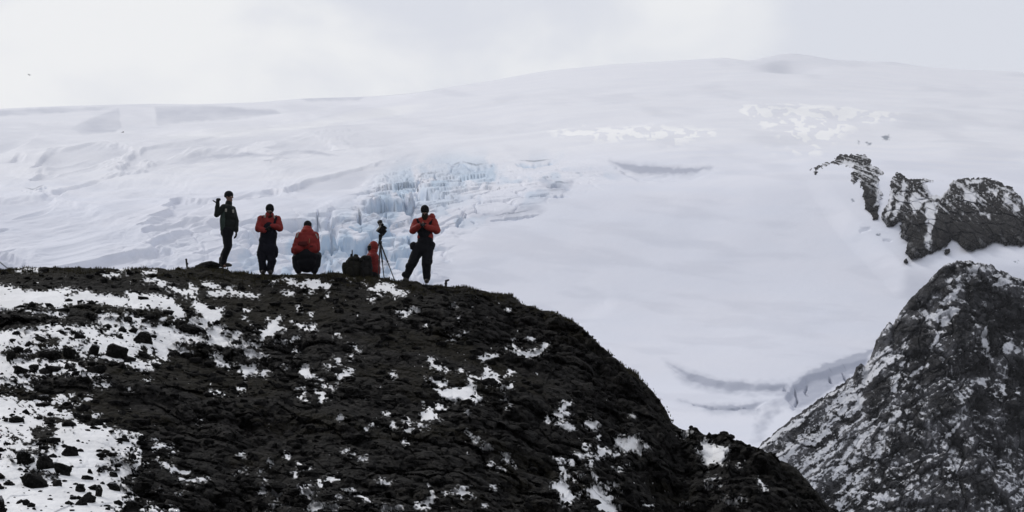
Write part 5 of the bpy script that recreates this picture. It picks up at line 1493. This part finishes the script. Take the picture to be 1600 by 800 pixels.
fuse('hood', [('e', F(671, 345, 0.06), 0.145, 0.10, 0.11), ('e', F(675, 341, 0.05), 0.075, 0.08, 0.09)], M_RED, p5, 0.010, 3, 0.008)
fuse('bib_trousers', hips + legR + legL + [('e', F(663, 364, -0.085), 0.15, 0.11, 0.21), ('e', F(664.5, 378, -0.01), 0.18, 0.155, 0.16),
     ('c', F(657, 355, -0.11), F(652.5, 346.5, -0.06), 0.036, 0.034, 10), ('c', F(671, 355, -0.11), F(674.5, 347, -0.06), 0.036, 0.034, 10),
     ('e', F(645.5, 387, 0), 0.085, 0.09, 0.095), ('e', F(676, 386, 0), 0.06, 0.08, 0.09), ('e', F(638.5, 420, -0.05), 0.075, 0.08, 0.09),
     ('e', F(671.5, 411, -0.03), 0.065, 0.08, 0.10), ('e', F(633, 432, 0), 0.075, 0.075, 0.07), ('e', F(667, 432, 0), 0.095, 0.085, 0.07)],
     M_BLACK, p5, 0.010, 4, 0.013)
for a, t in ((F(635, 439.5, 0), Vector((-0.05, -0.17, 0))), (F(666.8, 440.8, 0), Vector((0, -0.18, 0)))):
    fuse('boot', boot(a, t, 0.062), M_BOOT, p5, 0.010, 3)
up = hd[4]
fuse('knit_hat', [('e', hc + up * 0.045 - hd[3] * 0.012, 0.098, 0.115, 0.105, hd[1]), ('e', hc + up * 0.005 - hd[3] * 0.03, 0.098, 0.10, 0.08, hd[1])], M_KNIT, p5, 0.009, 3, 0.003, 25)
fuse('neck_gaiter', [('e', hc - up * 0.075 + hd[3] * 0.02, 0.075, 0.085, 0.066, hd[1]), ('c', F(663.8, 345, -0.06), F(663.8, 339, -0.06), 0.085, 0.075, 12)], M_BEARD, p5, 0.009, 3)
P5F = F
# what the hands hold
hx = F.base + F(660.5, 356.5, -0.36)
hcam = empty('compact_camera', hx)
tag(hcam, 'small dark compact camera held in both hands by the person right of the tripod', 'camera')
bm = bmesh.new(); box(bm, (0, 0, 0), 0.10, 0.035, 0.062, None, 0.006); mesh_of('camera_body', bm, M_CAMB, hcam, True)
bm = bmesh.new(); cyl(bm, (0.012, -0.015, 0), (0.012, -0.045, 0), 0.024, 0.021); mesh_of('lens', bm, M_METAL, hcam)
bm = bmesh.new(); cyl(bm, (-0.03, 0, 0.031), (-0.03, 0, 0.037), 0.007, 0.007); mesh_of('shutter_button', bm, M_METAL, hcam)

# ================================================================== TRIPOD AND CAMERA
tb = hill_point(594, None, 0.30)
st = K * tb.y / CP
TU = lambda u, v, d=0.0: Vector(((u - 594) * st, d, (436 - v) * st))
tri = empty('tripod', tb)
tag(tri, 'black camera tripod standing on the ridge beside the packs', 'tripod')
apex = TU(594, 377)
for foot in (TU(591.5, 437, -0.16), TU(618, 440, -0.02), TU(600, 436, 0.45)):
    a = apex + (foot - apex) * 0.02; m = apex + (foot - apex) * 0.48
    bm = bmesh.new(); capsule(bm, a, m, 0.020, 0.018, 12); capsule(bm, m, foot, 0.0125, 0.0115, 12)
    cyl(bm, m - (foot - apex).normalized() * 0.02, m + (foot - apex).normalized() * 0.02, 0.022, 0.022)
    lg = mesh_of('leg', bm, M_METAL, tri, True)
    bm = bmesh.new(); tri_sphere(bm, foot, 0.02, 0.02, 0.024); mesh_of('rubber_foot', bm, M_CAMB, lg, True)
bm = bmesh.new(); cyl(bm, TU(594, 384), TU(594, 371), 0.022, 0.022); mesh_of('centre_column', bm, M_METAL, tri, True)
bm = bmesh.new(); cyl(bm, TU(594, 379), TU(594, 375), 0.048, 0.042); mesh_of('spider', bm, M_METAL, tri, True)
bm = bmesh.new(); capsule(bm, TU(594, 371.5), TU(594.5, 367), 0.040, 0.046, 14); cyl(bm, TU(594.5, 367), TU(595, 364.5), 0.05, 0.05)
mesh_of('ball_head', bm, M_CAMB, tri, True)
bm = bmesh.new(); capsule(bm, TU(593, 370, -0.03), TU(591.5, 383, -0.10), 0.012, 0.014, 10); mesh_of('pan_handle', bm, M_CAMB, tri, True)

cam_root = empty('camera_with_lens', tb + TU(595, 365.5)); cam_root.scale = (1.35, 1.35, 1.35)
tag(cam_root, 'black camera with a hooded lens mounted on the tripod', 'camera')
R = Matrix.Rotation(math.radians(38), 3, 'Y') @ Matrix.Rotation(math.radians(25), 3, 'Z')
cc = Vector((0.012, 0, 0.075))
bm = bmesh.new(); box(bm, cc, 0.150, 0.085, 0.115, R, 0.016); box(bm, cc + R @ Vector((-0.055, -0.02, 0)), 0.045, 0.1, 0.125, R, 0.014)
mesh_of('camera_body', bm, M_CAMB, cam_root, True)
bm = bmesh.new(); box(bm, cc + R @ Vector((0.005, 0, 0.075)), 0.07, 0.075, 0.05, R, 0.014); mesh_of('viewfinder_hump', bm, M_CAMB, cam_root, True)
bm = bmesh.new(); cyl(bm, cc + R @ Vector((-0.03, 0.02, 0.05)), cc + R @ Vector((-0.062, 0.10, 0.088)), 0.036, 0.036, 18)
lens = mesh_of('lens', bm, M_CAMB, cam_root, True)
bm = bmesh.new(); cyl(bm, cc + R @ Vector((-0.058, 0.09, 0.085)), cc + R @ Vector((-0.078, 0.14, 0.11)), 0.038, 0.046, 18); mesh_of('lens_hood', bm, M_CAMB, lens, True)
bm = bmesh.new(); cyl(bm, cc + R @ Vector((-0.078, 0.14, 0.11)), cc + R @ Vector((-0.079, 0.143, 0.1115)), 0.036, 0.036, 18); mesh_of('lens_glass', bm, M_GLASS, lens)
bm = bmesh.new(); box(bm, cc + R @ Vector((-0.062, 0.0, 0.085)), 0.045, 0.05, 0.055, R, 0.012); mesh_of('flash_unit', bm, M_CAMB, cam_root, True)
bm = bmesh.new(); box(bm, cc + Vector((-0.01, 0, -0.078)), 0.07, 0.06, 0.03, None, 0.006); mesh_of('mounting_plate', bm, M_METAL, cam_root, True)

# ================================================================== RUCKSACKS
def rucksack(u0, v0, back, label, shapes, lid, pocket, mat, extra=None, straps=()):
    base = hill_point(u0, None, back)
    s = K * base.y / CP
    q = lambda u, v, d=0.0: Vector(((u - u0) * s, d, (v0 - v) * s))
    r = empty('rucksack', base)
    tag(r, label, 'rucksack', 'rucksacks on the ridge')
    conv = lambda L: [(x[0], q(*x[1]), *x[2:]) if x[0] == 'e' else ('c', q(*x[1]), q(*x[2]), *x[3:]) for x in L]
    fuse('pack_body', conv(shapes), mat, r, 0.010, 4, 0.014, 8)
    fuse('top_lid', conv(lid), mat, r, 0.010, 4, 0.010, 9)
    for pk in pocket: fuse('pocket', conv([pk]), mat, r, 0.010, 4, 0.008, 9)
    for a, b, rad in straps:
        bm = bmesh.new(); capsule(bm, q(*a), q(*b), rad, rad * 0.8, 10); mesh_of('strap', bm, M_STRAP, r, True)
    return r, q


rucksack(551, 434, 0.30, 'bulky dark olive rucksack lying on the ridge, left of the other pack',
         [('e', (551, 416, 0), 0.215, 0.17, 0.24), ('e', (545, 418, 0), 0.15, 0.16, 0.21), ('e', (559, 418, 0.0), 0.14, 0.16, 0.22), ('e', (551, 426, 0), 0.22, 0.17, 0.13)],
         [('e', (553.5, 402, 0), 0.15, 0.15, 0.075), ('e', (546, 406, 0), 0.09, 0.13, 0.06), ('e', (556, 396.5, 0), 0.055, 0.08, 0.04)],
         [('e', (547, 423, -0.15), 0.09, 0.06, 0.12), ('e', (557, 421, -0.155), 0.075, 0.06, 0.13), ('e', (538, 414, -0.05), 0.055, 0.09, 0.11)], M_PACK,
         straps=[((550.5, 402, -0.03), (550.3, 388, -0.03), 0.017), ((549, 402, -0.05), (549, 395, -0.05), 0.03), ((553, 404, -0.15), (553, 428, -0.19), 0.014), ((543, 406, -0.12), (542, 428, -0.18), 0.014)])
rucksack(572, 436, 0.22, 'black upright rucksack between the olive one and the tripod',
         [('e', (572.5, 418, 0), 0.145, 0.14, 0.24), ('e', (573, 427, 0), 0.15, 0.14, 0.13)],
         [('e', (572, 402.5, 0), 0.13, 0.13, 0.075), ('e', (567, 405, 0), 0.08, 0.1, 0.06)],
         [('e', (573.5, 424, -0.13), 0.095, 0.055, 0.11)], M_PACK2,
         straps=[((565, 404, -0.08), (570, 399, -0.08), 0.014), ((570, 399, -0.08), (578, 400, -0.08), 0.014), ((578, 400, -0.08), (581, 408, -0.08), 0.014),
                 ((568, 405, -0.13), (568, 430, -0.16), 0.013), ((579, 405, -0.12), (580, 430, -0.13), 0.013)])

# ================================================================== STAKES, POLE, BIRDS
def stake(name, u, top, label, r, bent=None, cat='stake'):
    b = hill_point(u, None, 0.05); s = K * b.y / CP
    bm = bmesh.new()
    t = Vector(((top[0] - u) * s, 0, top[1] * s))
    capsule(bm, Vector((0, 0, -0.15)), t, r * 1.15, r, 10)
    if bent: capsule(bm, t, t + Vector((bent[0] * s, 0, bent[1] * s)), r * 1.1, r * 0.8, 10)
    # split top and a wrap of cord keep it from being a bare rod
    cyl(bm, t * 0.55 - Vector((0, 0, .02)), t * 0.55 + Vector((0, 0, .02)), r * 1.35, r * 1.3, 10)
    tri_sphere(bm, t, r * 1.25, r * 1.2, r * 0.9, None, 10, 6)
    o = mesh_of(name, bm, M_WOOD, None, True); o.location = b
    return tag(o, label, cat)


stake('wooden_stake', 294, (291, 15), 'short dark stake leaning left on the ridge, left of the low boulder', 0.022)
stake('metal_peg', 696.5, (697, 9), 'short dark peg with a bent top on the ridge, right of the people', 0.026, (4, 1.5), 'peg')
b = hill_point(18, None, 0.4); s = K * b.y / CP
bm = bmesh.new(); capsule(bm, Vector((0.1, 0, -0.09)), Vector((-34 * s, 0, 27 * s)), 0.017, 0.014, 10)
tri_sphere(bm, Vector((0.01, 0, -0.01)), 0.03, 0.03, 0.02, None, 10, 6); tri_sphere(bm, Vector((-34 * s, 0, 27 * s)), 0.022, 0.022, 0.022, None, 10, 6)
o = mesh_of('grey_pole', bm, M_GREYP, None, True); o.location = b
tag(o, 'thin pale grey pole leaning left at the far left end of the ridge', 'pole')


def bird(u, v, Y, span, roll, label):
    x, y, z = at(u, v, Y)
    sh = [('c', Vector((-0.16, 0, 0)), Vector((0.12, 0, 0)), 0.03, 0.05, 12), ('e', Vector((0.17, 0, 0.015)), 0.05, 0.04, 0.04),
          ('c', Vector((0.20, 0, 0.01)), Vector((0.26, 0, 0.0)), 0.018, 0.008, 8), ('c', Vector((-0.14, 0, 0)), Vector((-0.30, 0, -0.01)), 0.035, 0.02, 8)]
    for sg in (-1, 1):
        a = Vector((0.05, 0.03 * sg, 0.01)); m = Vector((0.08, span * 0.25 * sg, 0.08)); t = Vector((-0.06, span * 0.5 * sg, 0.03))
        for off, k in ((0.03, 1), (0.0, 1), (-0.035, 0.9)):
            sh.append(('c', a + Vector((off, 0, 0)), m + Vector((off, 0, 0)), 0.022, 0.018, 8)); sh.append(('c', m + Vector((off, 0, 0)), t + Vector((off * 0.4, 0, 0)), 0.018, 0.010, 8))
    o = fuse('bird', sh, M_BIRD, None, 0.012, 2)
    o.location = (float(x), float(y), float(z)); o.rotation_euler = (roll, 0.1, math.radians(70))
    return tag(o, label, 'bird', 'birds in the distance')


bird(45.5, 117, 560, 0.55, 0.35, 'tiny dark bird flying in the clear grey sky at upper left')
bird(192, 206.5, 560, 0.50, -0.5, 'tiny dark bird flying in front of the far snow plateau')

# ================================================================== AIR
HZ = 0.00002
me = bpy.data.meshes.new('haze')
x0, x1, y0, y1, z0, z1 = -2600, 2600, -60, 7600, -6.0, 900
me.from_pydata([(x0, y0, z0), (x1, y0, z0), (x1, y1, z0), (x0, y1, z0), (x0, y0, z1), (x1, y0, z1), (x1, y1, z1), (x0, y1, z1)], [],
               [(0, 3, 2, 1), (4, 5, 6, 7), (0, 1, 5, 4), (1, 2, 6, 5), (2, 3, 7, 6), (3, 0, 4, 7)])
hm = bpy.data.materials.new('haze_air'); hm.use_nodes = True
nt = hm.node_tree; nt.nodes.clear()
out = nt.nodes.new('ShaderNodeOutputMaterial'); pv = nt.nodes.new('ShaderNodeVolumePrincipled')
pv.inputs['Color'].default_value = (0.90, 0.92, 0.97, 1); pv.inputs['Density'].default_value = HZ; pv.inputs['Anisotropy'].default_value = 0.0
nt.links.new(pv.outputs[0], out.inputs['Volume'])
tag(link('haze', me, hm), kind='stuff')

# ================================================================== LIGHT
SUN_EL, SUN_AZ = math.radians(36), math.radians(-32)     # azimuth from +Y towards +X
w = bpy.data.worlds.new('World'); scene.world = w; w.use_nodes = True
nt = w.node_tree; k = NB(nt)
for n in list(nt.nodes): nt.nodes.remove(n)
wo = k.n('ShaderNodeOutputWorld')
sky = k.n('ShaderNodeTexSky', sky_type='NISHITA')
sky.sun_disc = False; sky.sun_elevation = SUN_EL; sky.sun_rotation = SUN_AZ
sky.air_density = 1.0; sky.dust_density = 3.0
bg1 = k.n('ShaderNodeBackground'); bg1.inputs[1].default_value = 0.08
k.l(sky.outputs[0], bg1.inputs[0])
tc = k.n('ShaderNodeTexCoord').outputs['Generated']
mp = k.n('ShaderNodeMapping'); mp.inputs['Scale'].default_value = (1, 1, 1.7); k.l(tc, mp.inputs['Vector'])
cn = k.noise(mp.outputs[0], 19.0, 5, 0.52, 0.4)
cn2 = k.noise(mp.outputs[0], 4.0, 3, 0.5)
cl = k.math('ADD', k.math('MULTIPLY', k.math('SUBTRACT', cn, 0.5), 2.1), k.math('MULTIPLY', k.math('SUBTRACT', cn2, 0.5), 0.5))
# thin places in the cloud
for (cu, cv, rad, amt) in ((250, -10, 0.030, 0.55), (20, 60, 0.018, 0.4), (850, 85, 0.016, 0.45), (1090, 30, 0.020, 0.5), (1210, 40, 0.010, 0.25), (560, 170, 0.02, 0.2)):
    dx, dy, dz = (float(q) for q in ray(cu, cv))
    dn = Vector((dx, dy, dz)).normalized()
    vm = k.n('ShaderNodeVectorMath', operation='DISTANCE'); k.l(tc, vm.inputs[0]); vm.inputs[1].default_value = dn
    cl = k.math('ADD', cl, k.mr(vm.outputs['Value'], 0.0, rad * 1.5, amt * 0.7, 0.0, smooth=True))
sx = k.n('ShaderNodeSeparateXYZ'); k.l(tc, sx.inputs[0])
cl = k.math('ADD', cl, k.mr(sx.outputs[0], -0.15, 0.15, 0.08, -0.10))
col = k.mix(k.mr(cl, -0.22, 0.55, smooth=True), (0.68, 0.705, 0.775), (0.845, 0.855, 0.87))
# unseen sky behind the camera dimmed to darken the slopes facing it
front = k.mr(sx.outputs[1], -0.6, 0.75, 0.74, 1.0, smooth=True)
zen = k.math('MULTIPLY', front, k.mr(sx.outputs[2], 0.25, 1.0, 1.0, 0.95))
bg2 = k.n('ShaderNodeBackground'); k.l(col, bg2.inputs[0]); k.l(zen, bg2.inputs[1])
ms = k.n('ShaderNodeMixShader'); ms.inputs[0].default_value = 0.92
k.l(bg1.outputs[0], ms.inputs[1]); k.l(bg2.outputs[0], ms.inputs[2]); k.l(ms.outputs[0], wo.inputs['Surface'])

sd = bpy.data.lights.new('sun', 'SUN'); sd.energy = 1.5; sd.angle = math.radians(14); sd.color = (1.0, 0.965, 0.92)
so = bpy.data.objects.new('sun', sd); COL.objects.link(so)
dirv = Vector((math.sin(SUN_AZ) * math.cos(SUN_EL), math.cos(SUN_AZ) * math.cos(SUN_EL), math.sin(SUN_EL)))
so.rotation_euler = dirv.to_track_quat('Z', 'Y').to_euler()
so.location = (0, 0, 300)

# ================================================================== RENDER SETTINGS
scene.render.engine = 'CYCLES'
scene.cycles.max_bounces = 6
scene.cycles.diffuse_bounces = 3
scene.cycles.volume_bounces = 1
scene.cycles.use_denoising = True
vs_ = scene.view_settings
vs_.view_transform = 'Standard'; vs_.look = 'None'; vs_.exposure = 0.06; vs_.gamma = 1.0; vs_.use_curve_mapping = False
scene.render.resolution_x = 1024; scene.render.resolution_y = 512
